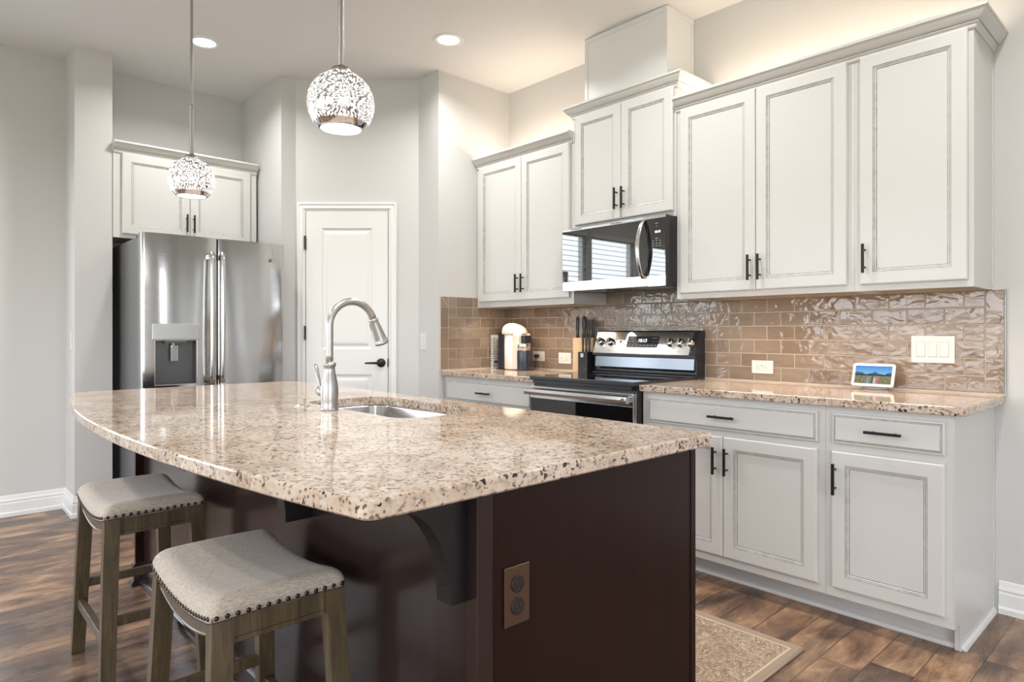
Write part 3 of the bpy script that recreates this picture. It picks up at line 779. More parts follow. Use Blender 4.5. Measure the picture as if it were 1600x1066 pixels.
hn.tube([(FX-.064, FY, CT+.068), (FX-.072, FY, CT+.085), (FX-.086, FY-.002, CT+.115), (FX-.097, FY-.003, CT+.142), (FX-.100, FY-.003, CT+.154)], [.0045, .0055, .0075, .0088, .005], M_NICKEL, 14)
hn.build('handle', fa)
hc = MB(); hc.lathe([(.026, CT), (.026, CT+.003), (.023, CT+.006), (.0, CT+.0065)], M_CHROME, (-1.60, -2.335, 0), n=24); tag(hc.build('sink_hole_cover'), 'small round chrome cap on the granite left of the faucet', 'hole cover')

# ------------------------------------------------------------------ bar stools
def make_stool(label):
    t = thing('bar_stool', label, 'stool', (0, 0, 0), 'saddle stools at the island')
    HX, HY = .2225, .150
    ZE = .592     # upholstery bottom at the ends
    def dip(u): return .026*(1-u*u)           # saddle dip along x
    # legs
    lg = []
    for sx_ in (-1, 1):
        for sy_ in (-1, 1):
            top = Vector((sx_*(HX-.021), sy_*(HY-.024), ZE-.001)); bot = Vector((sx_*(HX+.020), sy_*(HY-.002), 0))
            mb = MB(); a, b = .0185, .0225
            ring = lambda c, k: [(c.x-a*k, c.y-b*k, c.z), (c.x+a*k, c.y-b*k, c.z), (c.x+a*k, c.y+b*k, c.z), (c.x-a*k, c.y+b*k, c.z)]
            mb.loops([ring(bot, .86), ring(bot+(top-bot)*.01, .92), ring(top, 1.0)], M_STOOL, True, True)
            mb.build('leg', t)
    # aprons: ends straight, long sides arched
    for sx_ in (-1, 1):
        mb = MB(); x0 = sx_*(HX-.012); x1 = sx_*(HX-.030)
        mb.box(x0, x1, -HY+.045, HY-.045, .535, ZE, M_STOOL, .001); mb.box(x0+sx_*.002, x1, -HY+.045, HY-.045, .524, .535, M_STOOL, .001); mb.build('apron', t)
    for sy_ in (-1, 1):
        y0 = sy_*(HY-.008); y1 = sy_*(HY-.026); n = 14; P = []
        for k in range(n+1): u = -1+2*k/n; P.append((u*(HX-.036), ZE-.001-dip(u)*.85))
        Q = [(u*(HX-.036), .545-.030*(1-u*u)) for u in [1-2*k/n for k in range(n+1)]]
        mb = MB()
        vs = [(p[0], y0, p[1]) for p in P]+[(q[0], y0, q[1]) for q in Q]; vb = [(p[0], y1, p[1]) for p in P]+[(q[0], y1, q[1]) for q in Q]
        nn = len(P)
        fs = []
        for k in range(n):
            a0, a1, b0, b1 = k, k+1, 2*nn-1-k, 2*nn-2-k
            o2 = 2*nn
            fs += [(a0, a1, b1, b0), (o2+a0, o2+b0, o2+b1, o2+a1), (a0, o2+a0, o2+a1, a1), (b0, b1, o2+b1, o2+b0)]
        mb.add(vs+vb, fs, M_STOOL); ap = mb.build('apron', t)
        MB().tube([(q_[0], y0, q_[1]+.001) for q_ in Q], .0032, M_STOOLGLINT, 8).build('apron_highlight_bead', ap)  # added bead that draws the bright highlight under the arch
    # stretchers
    def at(z, sx_, sy_):
        f = 1-z/ZE; return Vector((sx_*(HX-.021+.041*f), sy_*(HY-.024+.022*f), z))
    for sx_ in (-1, 1):
        p, q = at(.255, sx_, -1), at(.255, sx_, 1)
        MB().box(p.x-.009, p.x+.009, p.y+.02, q.y-.02, .240, .270, M_STOOL, .001).build('stretcher', t)
    for sy_ in (-1, 1):
        p, q = at(.19, -1, sy_), at(.19, 1, sy_)
        MB().box(p.x+.016, q.x-.016, p.y-.011, p.y+.011, .172, .205, M_STOOL, .002).build('stretcher', t)
    # upholstered saddle seat
    se = MB(); nx, ny = 40, 28
    def top(u, v):
        # u,v in -1..1 ; pillowed top with rolled edge
        e = max(abs(u), abs(v))
        eu, ev = 1-abs(u), 1-abs(v)
        fu = min(1, eu/.16); fv = min(1, ev/.26)
        rl = math.sqrt(max(0, 1-(1-fu)**2))*math.sqrt(max(0, 1-(1-fv)**2))
        h = .020+.033*rl
        return ZE-.012-dip(u)+h+.004*(1-v*v)
    vs = []; fs = []
    def wv(k, n):                     # finer sampling near the edges
        s = -1+2*k/n; return sin(s*pi/2)*.55+s*.45
    hx, hy = HX+.003, HY+.003
    for j in range(ny+1):
        for i in range(nx+1):
            u, v = wv(i, nx), wv(j, ny); 
            # rounded plan corners
            X, Y = u*hx, v*hy
            r = .018; qx, qy = abs(X)-(hx-r), abs(Y)-(hy-r)
            if qx > 0 and qy > 0:
                l = hypot(qx, qy); m_ = max(qx, qy)
                X = math.copysign(hx-r+qx*m_/l, X); Y = math.copysign(hy-r+qy*m_/l, Y)
            vs.append((X, Y, top(u, v)))
    for j in range(ny):
        for i in range(nx): a = j*(nx+1)+i; fs.append((a, a+1, a+nx+2, a+nx+1))
    per = [i for i in range(nx+1)]+[(j+1)*(nx+1)-1 for j in range(1, ny+1)]+[ny*(nx+1)+i for i in range(nx-1, -1, -1)]+[j*(nx+1) for j in range(ny-1, 0, -1)]
    b0 = len(vs)
    for i in per: x_, y_, z_ = vs[i]; vs.append((x_*.995, y_*.995, z_-.018))
    n_ = len(per)
    for q in range(n_): q2 = (q+1) % n_; fs.append((per[q], b0+q, b0+q2, per[q2]))
    fs.append(tuple(b0+q for q in range(n_)))
    se.add(vs, fs, M_LINEN, True); seat = se.build('seat_cushion', t)
    wl = MB(); wl.tube([(vs[b0+q][0]*1.002, vs[b0+q][1]*1.002, vs[b0+q][2]-.0003) for q in list(range(n_))+[0]], .0013, M_WELT, 6, False); wl.build('welt', seat)
    # nailheads
    nails = []
    for sx_ in (-1, 1):
        for k in range(14): nails.append(((sx_*(hx-.0005), -hy+.012+(2*hy-.024)*k/13, ZE-.012+.020-.009), 'x', sx_))
    for sy_ in (-1, 1):
        for k in range(24):
            u = -1+2*(k+.5)/24; nails.append(((u*(hx-.008), sy_*(hy-.0005), ZE-.012-dip(u)+.020-.009), 'y', sy_))
    for p, ax, sg in nails:
        mb = MB(); pr = [(.0054, -.001), (.0054, .0004), (.0048, .0018), (.0030, .0030), (.0010, .0034)]
        T = Vector((0,0,1)).rotation_difference(Vector((sg, 0, 0)) if ax == 'x' else Vector((0, sg, 0))).to_matrix()
        mb.lathe(pr, M_NAIL, p, T=T, n=10); mb.build('nailhead', seat)
    return t
def copy_tree(o, parent=None):
    c = o.copy(); COL.objects.link(c)
    if parent: c.parent = parent
    for ch_ in list(o.children): copy_tree(ch_, c)
    return c
st1 = make_stool('farther of the two linen saddle bar stools, nearest the left wall')
st2 = copy_tree(st1); st2['label'] = 'nearer of the two linen saddle bar stools, closest to the dark island end'
st1.location = (-1.9775, -2.770, 0); st2.location = (-.9775, -2.768, 0)

# ------------------------------------------------------------------ rug
RX1, RY1 = -.397, -.948
rg = thing('area_rug', 'small beige area rug with brown scroll pattern between the island and the base cabinets', 'rug', (RX1-.60, RY1-.345, 0))
rb = MB(); rb.box(RX1-1.2, RX1, RY1-.69, RY1, .0005, .009, M_RUG, .003); ro = rb.build('rug_pile', rg)
bd = MB(); bd.tube([(RX1-.0, RY1-.69, .006), (RX1, RY1, .006)], .006, M_RUGEDGE, 8); bd.tube([(RX1-1.2, RY1, .006), (RX1, RY1, .006)], .006, M_RUGEDGE, 8); bd.build('binding', rg)

# ------------------------------------------------------------------ refrigerator
fr = thing('refrigerator', 'stainless steel french-door refrigerator with water dispenser in the wall niche', 'refrigerator', (-4.2, -1.9, 0))
FM = frame((-3.80, 0), (0, 1), (1, 0))      # local x = world y, local -y = world +x, face at local y=0
fc = MB(FM); fc.box(-2.343, -1.457, .075, .80, .03, 1.772, M_FRIDGESIDE, .004); fc.box(-2.33, -1.47, .10, .7, 0, .03, M_BLACKPL)
fc.build('fridge_case', fr)
hg = MB(FM); hg.box(-2.335, -2.25, .03, .17, 1.7725, 1.792, M_BLACKPL, .004); hg.box(-1.55, -1.465, .03, .17, 1.7725, 1.792, M_BLACKPL, .004); hg.build('hinge_cover', fr)
def fdoor(name, y0, y1, z0, z1, hole=None):
    mb = MB(FM); n = 22; th = .065
    def face(t):  # bulge profile across width
        r = .010; e = min(t, 1-t)*(y1-y0); b = -.012*(1-(2*t-1)**2)
        if e < r: b += r-math.sqrt(max(0, r*r-(r-e)**2))
        return b
    ts = sorted(set([k/n for k in range(n+1)]+[.004, .012, .022, 1-.004, 1-.012, 1-.022]))
    def slab(ya, yb, za, zb):
        tt = [t for t in ts if ya < y0+t*(y1-y0) < yb]
        tt = [(ya-y0)/(y1-y0)]+tt+[(yb-y0)/(y1-y0)]
        pts = [(y0+t*(y1-y0), face(t)) for t in tt]+[(yb, th), (ya, th)]
        k = len(pts)
        L = [[(p[0], p[1], z) for p in pts] for z in (za, zb)]
        mb.loops(L, M_FRIDGE, True, True, smooth=False)
    if hole:
        h0, h1, hz0, hz1 = hole
        slab(y0, y1, z0, hz0); slab(y0, y1, hz1, z1); slab(y0, h0, hz0, hz1); slab(h1, y1, hz0, hz1)
    else: slab(y0, y1, z0, z1)
    o = mb.build(name, fr)
    # merge coincident verts for clean shading
    bm = bmesh.new(); bm.from_mesh(o.data); bmesh.ops.remove_doubles(bm, verts=bm.verts[:], dist=1e-5); bm.to_mesh(o.data); bm.free()
    for p in o.data.polygons: p.use_smooth = abs(p.normal.x) > .2 and abs(p.normal.z) < .5
    try: o.data.set_sharp_from_angle(angle=radians(35))
    except Exception: pass
    return o
dl = fdoor('fridge_door', -2.345, -1.9025, .735, 1.795, (-2.274, -2.026, .852, 1.137))
drr = fdoor('fridge_door', -1.8975, -1.455, .735, 1.795)
f1 = fdoor('freezer_drawer', -2.345, -1.455, .40, .725); f2 = fdoor('freezer_drawer', -2.345, -1.455, .05, .39)
for par, yy in ((dl, -1.951), (drr, -1.884)):
    h = MB(FM); zs = [.855+(1.70-.855)*k/16 for k in range(17)]
    L = []
    for k, z in enumerate(zs):
        t = k/16; out = -.055-.012*(1-(2*t-1)**2)
        if k in (0, 16): out = -.050
        w = .0145
        L.append([(yy-w, out, z), (yy-w*.6, out-.008, z), (yy+w*.6, out-.008, z), (yy+w, out, z), (yy+w*.8, out+.010, z), (yy-w*.8, out+.010, z)])
    h.loops(L, M_STEEL, True, True, smooth=True)
    for z in (.885, 1.67): h.box(yy-.010, yy+.010, -.052, -.004, z-.016, z+.016, M_STEEL, .002)
    h.build('handle', par)
for par, z in ((f1, .66), (f2, .325)):
    h = MB(FM); h.tube([(-2.25, -.06, z), (-1.55, -.06, z)], .012, M_STEEL, 12)
    for y in (-2.2, -1.6): h.tube([(y, -.06, z), (y, -.005, z)], .009, M_STEEL, 10)
    h.build('handle', par)
dc = MB(FM)
# cavity liner
y0, y1, z0, z1 = -2.274, -2.026, .852, 1.137
dc.loops([rect(y0, y1, z0, z1, 0, -.004), rect(y0, y1, z0, z1, .006, -.004), rect(y0, y1, z0, z1, .012, .050)], [M_DISPPANEL, M_DISP], False, True)
dc.box(-2.215, -2.085, -.002, .05, 1.115, 1.137, M_DISP); dc.box(-2.172, -2.158, -.001, .02, 1.09, 1.12, M_CHROME, .002)
dc.build('dispenser_cavity', dl)
MB(FM).box(-2.177, -2.135, .010, .020, 1.00, 1.10, M_CHROME, .003).build('dispenser_paddle', dl)
pn = MB(FM); pn.box(-2.286, -2.016, -.018, .0, 1.137, 1.236, M_DISPPANEL, .003)
for y, z in ((-2.245, 1.208), (-2.245, 1.190), (-2.055, 1.208), (-2.055, 1.192), (-2.245, 1.168), (-2.055, 1.168)): pn.box(y-.010, y+.010, -.0186, -.0180, z-.0015, z+.0015, M_ICON)
for k in range(4): y = -2.19+k*.028; pn.box(y-.006, y+.006, -.0186, -.018, 1.150, 1.153, M_ICON)
pn.build('control_panel', dl)
bg_ = MB(FM); bx_, bz_ = -1.557, 1.679; yo = -.008
bg_.lathe([(.0165, 0), (.0165, .003), (.0150, .0038), (.0135, .0030), (.0, .0030)], M_CHROME, (bx_, yo, bz_), 'y', 28)
bg_.lathe([(.0125, .0031), (.0125, .0034), (.0, .0034)], M_ICOND, (bx_, yo, bz_), 'y', 24)
for s in (-1, 1):
    P = [(bx_+s*.005+.0040*cos(a), yo-.0037, bz_+.0045*sin(a)) for a in [radians(30+s*20+k*28) for k in range(12)]]
    bg_.tube(P, .0008, M_CHROME, 6)
bg_.tube([(bx_-.007, yo-.0037, bz_+.006), (bx_, yo-.0037, bz_), (bx_+.007, yo-.0037, bz_-.006)], .0007, M_CHROME, 6)
bg_.build('badge', drr)

# fridge wall cabinet
NM = frame((XLW, 0), (0, 1), (1, 0))
D = 4.64-4.305
u5 = cabinet('wall_cabinet', 'pale grey two-door upper cabinet over the refrigerator', NM, -2.393, -1.452, 1.812, 2.385, -D,
    [(-2.344, -1.9255, 1.838, 2.374, -1.950, 1.946), (-1.9225, -1.503, 1.838, 2.374, -1.903, 1.946)])
crown('crown_molding', [(-4.305, -2.393), (-4.305, -1.452), (XLW+.001, -1.452)][:2], 2.372, u5)

# ------------------------------------------------------------------ microwave
mw = thing('microwave', 'stainless and black over-range microwave with a bowed door handle', 'microwave', (-1.725, -.2, 1.437))
X0, X1 = -2.098, -1.349
b = MB(); b.box(X0, X1, -.396, -.001, 1.440, 1.812, M_DARKBROWN, .002); b.box(X0+.01, X1-.01, -.39, -.02, 1.4365, 1.4405, M_BLACKPL)
for k in range(2): b.box(X0+.06+k*.42, X0+.27+k*.42, -.33, -.18, 1.434, 1.437, M_STEELD)
b.build('case', mw)
XS = -1.466
dm = MB(); dm.box(X0, XS-.001, -.425, -.397, 1.432, 1.812, M_STEEL, .003)
dm.build('door_frame', mw)
gl = MB(); gl.box(X0+.001, XS-.002, -.4268, -.4245, 1.489, 1.797, M_DARKMIRROR); gl.build('door_glass', mw)
cp = MB(); cp.box(XS+.001, X1, -.424, -.397, 1.432, 1.812, M_DARKBROWN); cp.box(XS+.001, X1-.0005, -.4268, -.4242, 1.432, 1.4862, M_STEEL); cp.box(XS+.001, X1-.0005, -.4268, -.4242, 1.7975, 1.812, M_STEEL); cpo = cp.build('control_panel', mw)
cg = MB(); cg.box(XS+.002, X1-.001, -.4268, -.4245, 1.487, 1.797, M_DARKMIRROR)
for x_, z_, w_ in [(-1.406, 1.770, .018), (-1.406, 1.755, .005), (-1.406, 1.688, .02)]+[(-1.428+.022*i, 1.676-.014*j, .009) for i in range(3) for j in range(3)]:
    cg.box(x_-w_/2, x_+w_/2, -.4271, -.4267, z_-.0016, z_+.0016, M_ICON)
text_mesh(cg, '10:13', .017, Matrix.Translation((-1.400, -.4270, 1.724)), M_CLOCK)
cg.build('panel_glass', mw)
for x_ in (-1.985, -1.68): 
    vn = MB(); vn.box(x_-.04, x_+.04, -.4262, -.4248, 1.8025, 1.8065, M_SLOT); vn.build('vent', mw)
h = MB(); L = []
for k in range(17):
    t = k/16; z = 1.475+.318*t; y = -.437-.050*sin(pi*t)**.8 if 0 < t < 1 else -.428
    xx = -1.489; w = .0125
    L.append([(xx-w, y-.004, z), (xx-w*.5, y-.010, z), (xx+w*.5, y-.010, z), (xx+w, y-.004, z), (xx+w, y+.003, z), (xx-w, y+.003, z)])
h.loops(L, M_STEEL, True, True, smooth=True); h.build('handle', mw)

# ------------------------------------------------------------------ range
rn = thing('electric_range', 'stainless and black electric range with glass cooktop', 'range', (-1.74, -.35, 0))
X0, X1 = -2.1195, -1.3635
b = MB(); b.box(X0+.002, X1-.002, -.652, -.012, .02, .903, M_DARKBROWN, .002); b.build('range_body', rn)
c = MB(); c.box(X0-.001, X1+.001, -.690, -.085, .904, .926, M_BLACKPL, .005); c.box(X0+.012, X1-.012, -.675, -.11, .9255, .9272, M_BLACKGLASS)
c.box(X0+.02, X1-.02, -.680, -.652, .885, .9045, M_BLACKPL)
for xx, yy, r in ((-1.93, -.50, .115), (-1.93, -.23, .08), (-1.55, -.50, .09), (-1.55, -.23, .08)):
    c.lathe([(r, .9271), (r, .9274), (r-.003, .9274), (r-.003, .9271)], M_BURNER, (xx, yy, 0), n=40, cap=False)
c.build('cooktop', rn)
od = MB(); od.box(X0+.004, X1-.004, -.686, -.653, .225, .868, M_STEEL, .003); odo = od.build('oven_door', rn)
og = MB(); og.box(X0+.006, X1-.006, -.6885, -.6855, .27, .800, M_BLACKGLASS); og.build('oven_glass', odo)
h = MB(); h.tube([(X0+.012, -.728, .838), (X1-.012, -.728, .838)], 0, M_STEEL, sq=None, n=4) if False else None
h.prism([(-.715, .818), (-.738, .822), (-.744, .838), (-.738, .854), (-.715, .858)], X0+.006, X1-.008, M_STEEL, 'x')
for x_ in (X0+.03, X1-.03): h.box(x_-.022, x_+.022, -.716, -.686, .824, .852, M_STEEL, .003)
h.lathe([(.011, 0), (.011, .002), (.0, .002)], M_ICOND, (X1-.028, -.744, .838), 'y', 20); h.build('handle', odo)
sd = MB(); sd.box(X0+.004, X1-.004, -.684, -.653, .03, .215, M_STEEL, .003); sd.build('storage_drawer', rn)
# backguard
bgd = MB()
bgd.prism([(-.010, .905), (-.010, 1.192), (-.055, 1.192), (-.062, 1.186), (-.118, 1.046), (-.118, 1.036), (-.098, 1.034), (-.098, .94), (-.118, .930), (-.118, .905)], X0, X1, M_BLACKSATIN, 'x')
bgo = bgd.build('backguard', rn)
fpn = MB(); fpn.prism([(-.096, 1.030), (-.104, 1.028), (-.108, .965), (-.104, .952), (-.096, .950)], X0+.014, X1-.012, M_GUARD, 'x'); fpn.build('lower_guard_panel', bgo)
ang = atan2(1.186-1.046, .118-.062)
def onp(x, s, o=0):   # point on slanted control panel, s along slope up, o outwards
    ux, uz = cos(ang), sin(ang); nx_, nz_ = -sin(ang), cos(ang)
    return (x, -.118+ux*s+nx_*o, 1.046+uz*s+nz_*o)
Ls = hypot(.056, .14)
PM = Matrix.Translation((0, -.118, 1.046)) @ Matrix.Rotation(-(pi/2-ang), 4, 'X')     # local z = up slope, local -y = out
cpn = MB(PM); cpn.box(X0+.004, X1-.040, -.0025, 0, .004, Ls-.003, M_STEEL, .0008); cpno = cpn.build('control_panel', bgo)
ds = MB(PM); 
dpts = rounded([(-1.858, .046), (-1.628, .046), (-1.628, .119), (-1.858, .119)], [.008]*4, 5)
ds.loops([[(p[0], -.0025, p[1]) for p in dpts], [(p[0], -.0042, p[1]) for p in dpts]], M_BLACKPL, True, True)
text_mesh(ds, '10:13', .030, Matrix.Translation((-1.745, -.0044, .090)), M_CLOCK)
for i in range(8): ds.box(-1.842+i*.0275, -1.832+i*.0275, -.0046, -.0041, .058, .0615, M_ICON)
for x_ in (-1.842, -1.815, -1.665, -1.643): ds.box(x_-.005, x_+.005, -.0046, -.0041, .084, .087, M_ICON)
ds.box(-1.848, -1.812, -.0046, -.0041, .106, .1085, M_ICON); ds.box(-1.676, -1.640, -.0046, -.0041, .106, .1085, M_ICON)
ds.build('clock_display', cpno)
ic = MB(PM)
for x_ in (-2.063, -1.985, -1.541, -1.473, -1.404):
    ic.box(x_-.004, x_+.004, -.0029, -.0024, .128, .133, M_ICOND); ic.box(x_-.012, x_+.012, -.0029, -.0024, .024, .026, M_ICON)
ic.box(-1.915, -1.903, -.0029, -.0024, .074, .090, M_ICOND)
ic.build('printed_marks', cpno)
for x_ in (-2.063, -1.985, -1.541, -1.473, -1.404):
    k = MB(PM); k.lathe([(.0255, .0025), (.0255, .005), (.0235, .008), (.0225, .026), (.0205, .030), (.0, .030)], M_CHROME, (x_, 0, .077), 'y', 28)
    k.box(x_-.006, x_+.006, -.040, -.028, .056, .098, M_CHROME, .003); k.build('knob', cpno)

# ------------------------------------------------------------------ objects on the left counter
cm = thing('coffee_machine', 'cream capsule coffee machine with dark front column on the left counter', 'coffee machine', (-2.88, -.17, CT))
cxm, cym = -2.802, -.172
b = MB(); b.lathe([(.074, CT+.004), (.077, CT+.012), (.077, CT+.262)], M_CREAM, (cxm, cym, 0), n=36); b.box(cxm-.02, cxm+.098, cym-.066, cym+.066, CT+.004, CT+.262, M_CREAM, .012); b.build('body', cm)
hd = MB(); L = []
n = 28
for k in range(9):
    t = k/8; z = 1.176+.073*sin(t*pi/2); r = cos(t*pi/2)**.62 if t < 1 else .02
    ring = []
    for i in range(n):
        a = 2*pi*i/n; ex = .115 if cos(a) > 0 else .098
        ring.append((cxm-.012+cos(a)*ex*r-.006*t, cym+sin(a)*.080*r, z-(.030*max(0, cos(a))*r*t*1.0)))
    L.append(ring)
hd.loops([[(p[0], p[1], 1.168) for p in L[0]]]+L, M_CREAM, True, True, smooth=True); hd.build('dome_head', cm)
fc_ = MB(); fc_.box(cxm-.138, cxm-.070, cym-.046, cym+.042, CT+.003, 1.176, M_NAVY, .010, 3); fc_.build('front_column', cm)
tp = MB(); tp.box(cxm-.150, cxm-.068, cym-.052, cym+.052, 1.176, 1.184, M_BLACKPL, .003); tp.tube([(cxm-.135, cym, 1.176), (cxm-.158, cym, 1.160), (cxm-.165, cym, 1.125)], [.020, .020, .012], M_CHROME, 14); tp.build('spout', cm)
cs = MB(); cs.box(cxm-.182, cxm-.070, cym-.045, cym+.045, .957, .973, M_BLACKPL, .005); cs.box(cxm-.150, cxm+.080, cym-.05, cym+.05, CT+.0005, CT+.005, M_BLACKPL, .002); cs.build('cup_support', cm)
rk = MB(); rk.box(cxm+.098, cxm+.136, cym-.035, cym+.035, 1.105, 1.160, M_BLACKPL, .004); rk.build('rear_latch', cm)
mf = thing('milk_frother', 'small black cylindrical milk frother with chrome lid beside the coffee machine', 'frother', (-2.656, -.225, CT))
MB().lathe([(.046, CT+.001), (.047, CT+.006), (.047, CT+.135), (.046, CT+.140)], M_NAVY, (-2.656, -.225, 0), n=36).build('frother_body', mf)
MB().lathe([(.0455, CT+.1402), (.0455, CT+.178), (.043, CT+.186), (.0, CT+.188)], M_CHROME, (-2.656, -.225, 0), n=36).build('lid', mf)
pc = MB(); 
for z in (1.012, 1.007): pass
pc.box(-2.738, -2.712, -.045, -.013, .997, 1.023, M_BLACKPL, .003); pc.tube([(-2.720, -.045, 1.005), (-2.700, -.062, .99), (-2.680, -.085, .94), (-2.665, -.11, .919), (-2.660, -.165, .918)], .003, M_BLACKPL, 8)
tag(pc.build('power_cord'), 'black plug and cord in the wall outlet behind the milk frother', 'cord')
bk = thing('recipe_book', 'slim white box with dark lettering standing left of the coffee machine', 'box', (-3.028, -.21, CT))
b = MB(); b.box(-3.036, -3.012, -.205, -.135, CT+.0005, 1.163, M_PAPER, .001); bko = b.build('cover', bk)
lt = MB()
for k in range(13):
    z = .935+k*.0165; r = random.Random(k)
    for j in range(2):
        w = r.uniform(.003, .008); x_ = -3.033+j*.0105
        lt.box(x_, x_+w, -.2056, -.2048, z, z+r.uniform(.004, .010), M_ICOND)
        y_ = -.198+j*.032; lt.box(-3.0122, -3.0114, y_, y_+w*3, z, z+r.uniform(.004, .009), M_ICOND)
lt.build('lettering', bko)
pt = thing('pitcher', 'blush-coloured pitcher standing between the white box and the coffee machine', 'pitcher', (-2.955, -.115, CT))
b = MB(); b.lathe([(.036, CT+.0005), (.038, CT+.006), (.038, CT+.20), (.036, CT+.235), (.031, CT+.252), (.018, CT+.262), (.0, CT+.264)], M_PINK, (-2.995, -.078, 0), n=28); b.build('pitcher_body', pt)
pt.location = (-2.995, -.078, CT)
for ch_ in pt.children: 
    ch_.data.transform(Matrix.Translation(Vector((-2.955, -.115, CT))-Vector((-2.995, -.078, CT))))

kb = thing('knife_block', 'black and ash-wood knife block full of black-handled knives beside the range', 'knife block', (-2.2, -.11, CT))
b = MB(); b.box(-2.217, -2.139, -.150, -.076, CT+.0005, 1.054, M_BLACKSATIN, .002); b.build('block_front', kb)
b = MB(); b.box(-2.330, -2.150, -.074, -.040, CT+.0005, 1.146, M_ASH, .002); b.build('wood_panel', kb)
lb = MB(); lb.box(-2.193, -2.170, -.1512, -.1500, 1.020, 1.044, M_WHITEPL); 
for s in (-1, 1): lb.box(-2.1815+s*.004-.0012, -2.1815+s*.004+.0012, -.1516, -.1511, 1.025, 1.037, M_ICOND); lb.lathe([(.0018, 0), (.0018, .0005), (.0, .0005)], M_ICOND, (-2.1815+s*.004, -.1511, 1.040), 'y', 8)
lb.build('maker_label', kb)
def knife(label, x_, y_, z0, z1, w, group, blade=0.05):
    t = thing('kitchen_knife', label, 'knife', (x_, y_, z0), group)
    H = z1-z0; h = MB()
    prof = [(.0, .60, .7), (.06, .95, 1), (.12, .78, .9), (.28, .58, .85), (.45, .80, 1), (.70, .95, 1), (.90, .78, .9), (.98, .45, .6), (1.0, .2, .3)]
    h.loops([[(x_+w*.62*a*cos(q), y_+w*.42*b_*sin(q), z0+H*t_) for q in [2*pi*i/12 for i in range(12)]] for t_, a, b_ in prof], M_HANDLE, True, True, smooth=True)
    h.build('knife_handle', t)
    return t
G1 = 'knives in the block'
knife('big black-handled knife at the left end of the wood panel', -2.302, -.057, 1.1465, 1.290, .024, G1)
knife('tall broad black-handled knife in the middle of the block', -2.243, -.057, 1.1465, 1.291, .028, G1)
for i in range(4): knife('slim black-handled steak knife, %s of four at the back of the block' % ['leftmost', 'second from left', 'third from left', 'rightmost'][i], -2.216+i*.0195, -.057, 1.1465, 1.271-.001*i, .013, 'steak knives in the block')
for i, (x_, zt_) in enumerate(((-2.206, 1.18), (-2.178, 1.175), (-2.152, 1.18))): knife('short black-handled knife in the front of the block, %s of three' % ['left', 'middle', 'right'][i], x_, -.112, 1.0545, zt_, .017, 'front row knives in the block')

# ------------------------------------------------------------------ outlets and switches
def plate(M, x0, x1, z0, z1, yf, parent):
    mb = MB(M); mb.box(x0, x1, yf-.005, yf, z0, z1, M_WHITEPL, .0015); return mb.build('cover_plate', parent)
TF = -.0098
def outlet(label, M, x0, x1, z0, z1, yf, gfci=False, blank=False):
    t = thing('electrical_outlet', label, 'outlet', tuple((M @ Vector(((x0+x1)/2, yf, (z0+z1)/2)))[:]), 'white wall outlets'); plate(M, x0, x1, z0, z1, yf, t)
    cx_, cz_ = (x0+x1)/2, (z0+z1)/2; r = MB(M); r.box(cx_-.0352, cx_+.0352, yf-.0056, yf-.004, cz_-.0177, cz_+.0177, M_ICON); r.box(cx_-.034, cx_+.034, yf-.0068, yf-.004, cz_-.0165, cz_+.0165, M_WHITEPL, .001)  # first grey box paints the shaded gap around the receptacle
    for s in (-1, 1):
        for dz in (-.006, .006): r.box(cx_+s*.020-.0045, cx_+s*.020+.0035, yf-.0072, yf-.0067, cz_+dz-.001, cz_+dz+.001, M_SLOT)
        r.lathe([(.0022, .0067), (.0022, .0072), (.0, .0072)], M_SLOT, (cx_+s*.020+.010*(-1), yf, cz_), 'y', 8)
    if gfci:
        r.box(cx_-.004, cx_+.004, yf-.0078, yf-.0067, cz_+.006, cz_+.010, M_SLOT); r.box(cx_-.003, cx_+.003, yf-.0078, yf-.0067, cz_-.010, cz_-.007, M_ICON)
    r.build('receptacle', t); return t
outlet('white sideways outlet in the tile right of the range', I, -1.076, -.957, .960, 1.030, TF, True)
outlet('white sideways outlet behind the milk frother with a black plug in it', I, -2.779, -2.660, .974, 1.044, TF)
outlet('white sideways outlet between the milk frother and the knife block', I, -2.520, -2.400, .963, 1.040, TF)
sw = thing('light_switch', 'white triple rocker light switch on the tile at the right end', 'light switch', (-.22, TF, 1.10)); plate(I, -.305, -.135, 1.044, 1.165, TF, sw)
for i in range(3):
    xc = -.266+i*.046; r = MB(); r.box(xc-.0180, xc+.0180, TF-.0056, TF-.004, 1.0695, 1.1395, M_ICON); r.box(xc-.0165, xc+.0165, TF-.0066, TF-.004, 1.071, 1.138, M_WHITEPL, .0008); r.box(xc-.0155, xc+.0155, TF-.009, TF-.006, 1.073, 1.104, M_WHITEPL, .001); r.build('rocker', sw)  # grey rim behind each rocker stands in for the dark gap's shade
def wswitch(label, M, xc, zc):
    t = thing('light_switch', label, 'light switch', tuple((M @ Vector((xc, 0, zc)))[:])); plate(M, xc-.036, xc+.036, zc-.058, zc+.058, 0, t)
    r = MB(M); r.box(xc-.0178, xc+.0178, -.0056, -.004, zc-.0343, zc+.0343, M_ICON); r.box(xc-.0165, xc+.0165, -.0066, -.004, zc-.033, zc+.033, M_WHITEPL, .0008); r.build('rocker', t)  # gap shade around the rocker painted as a grey rim
wswitch('single white light switch on the wall right of the pantry door', frame((0, -.667), (1, 0), (0, -1)), -3.237, 1.117)
wswitch('single white light switch on the narrow wall end left of the refrigerator', frame((0, -2.604), (1, 0), (0, -1)), -4.42, 1.13)

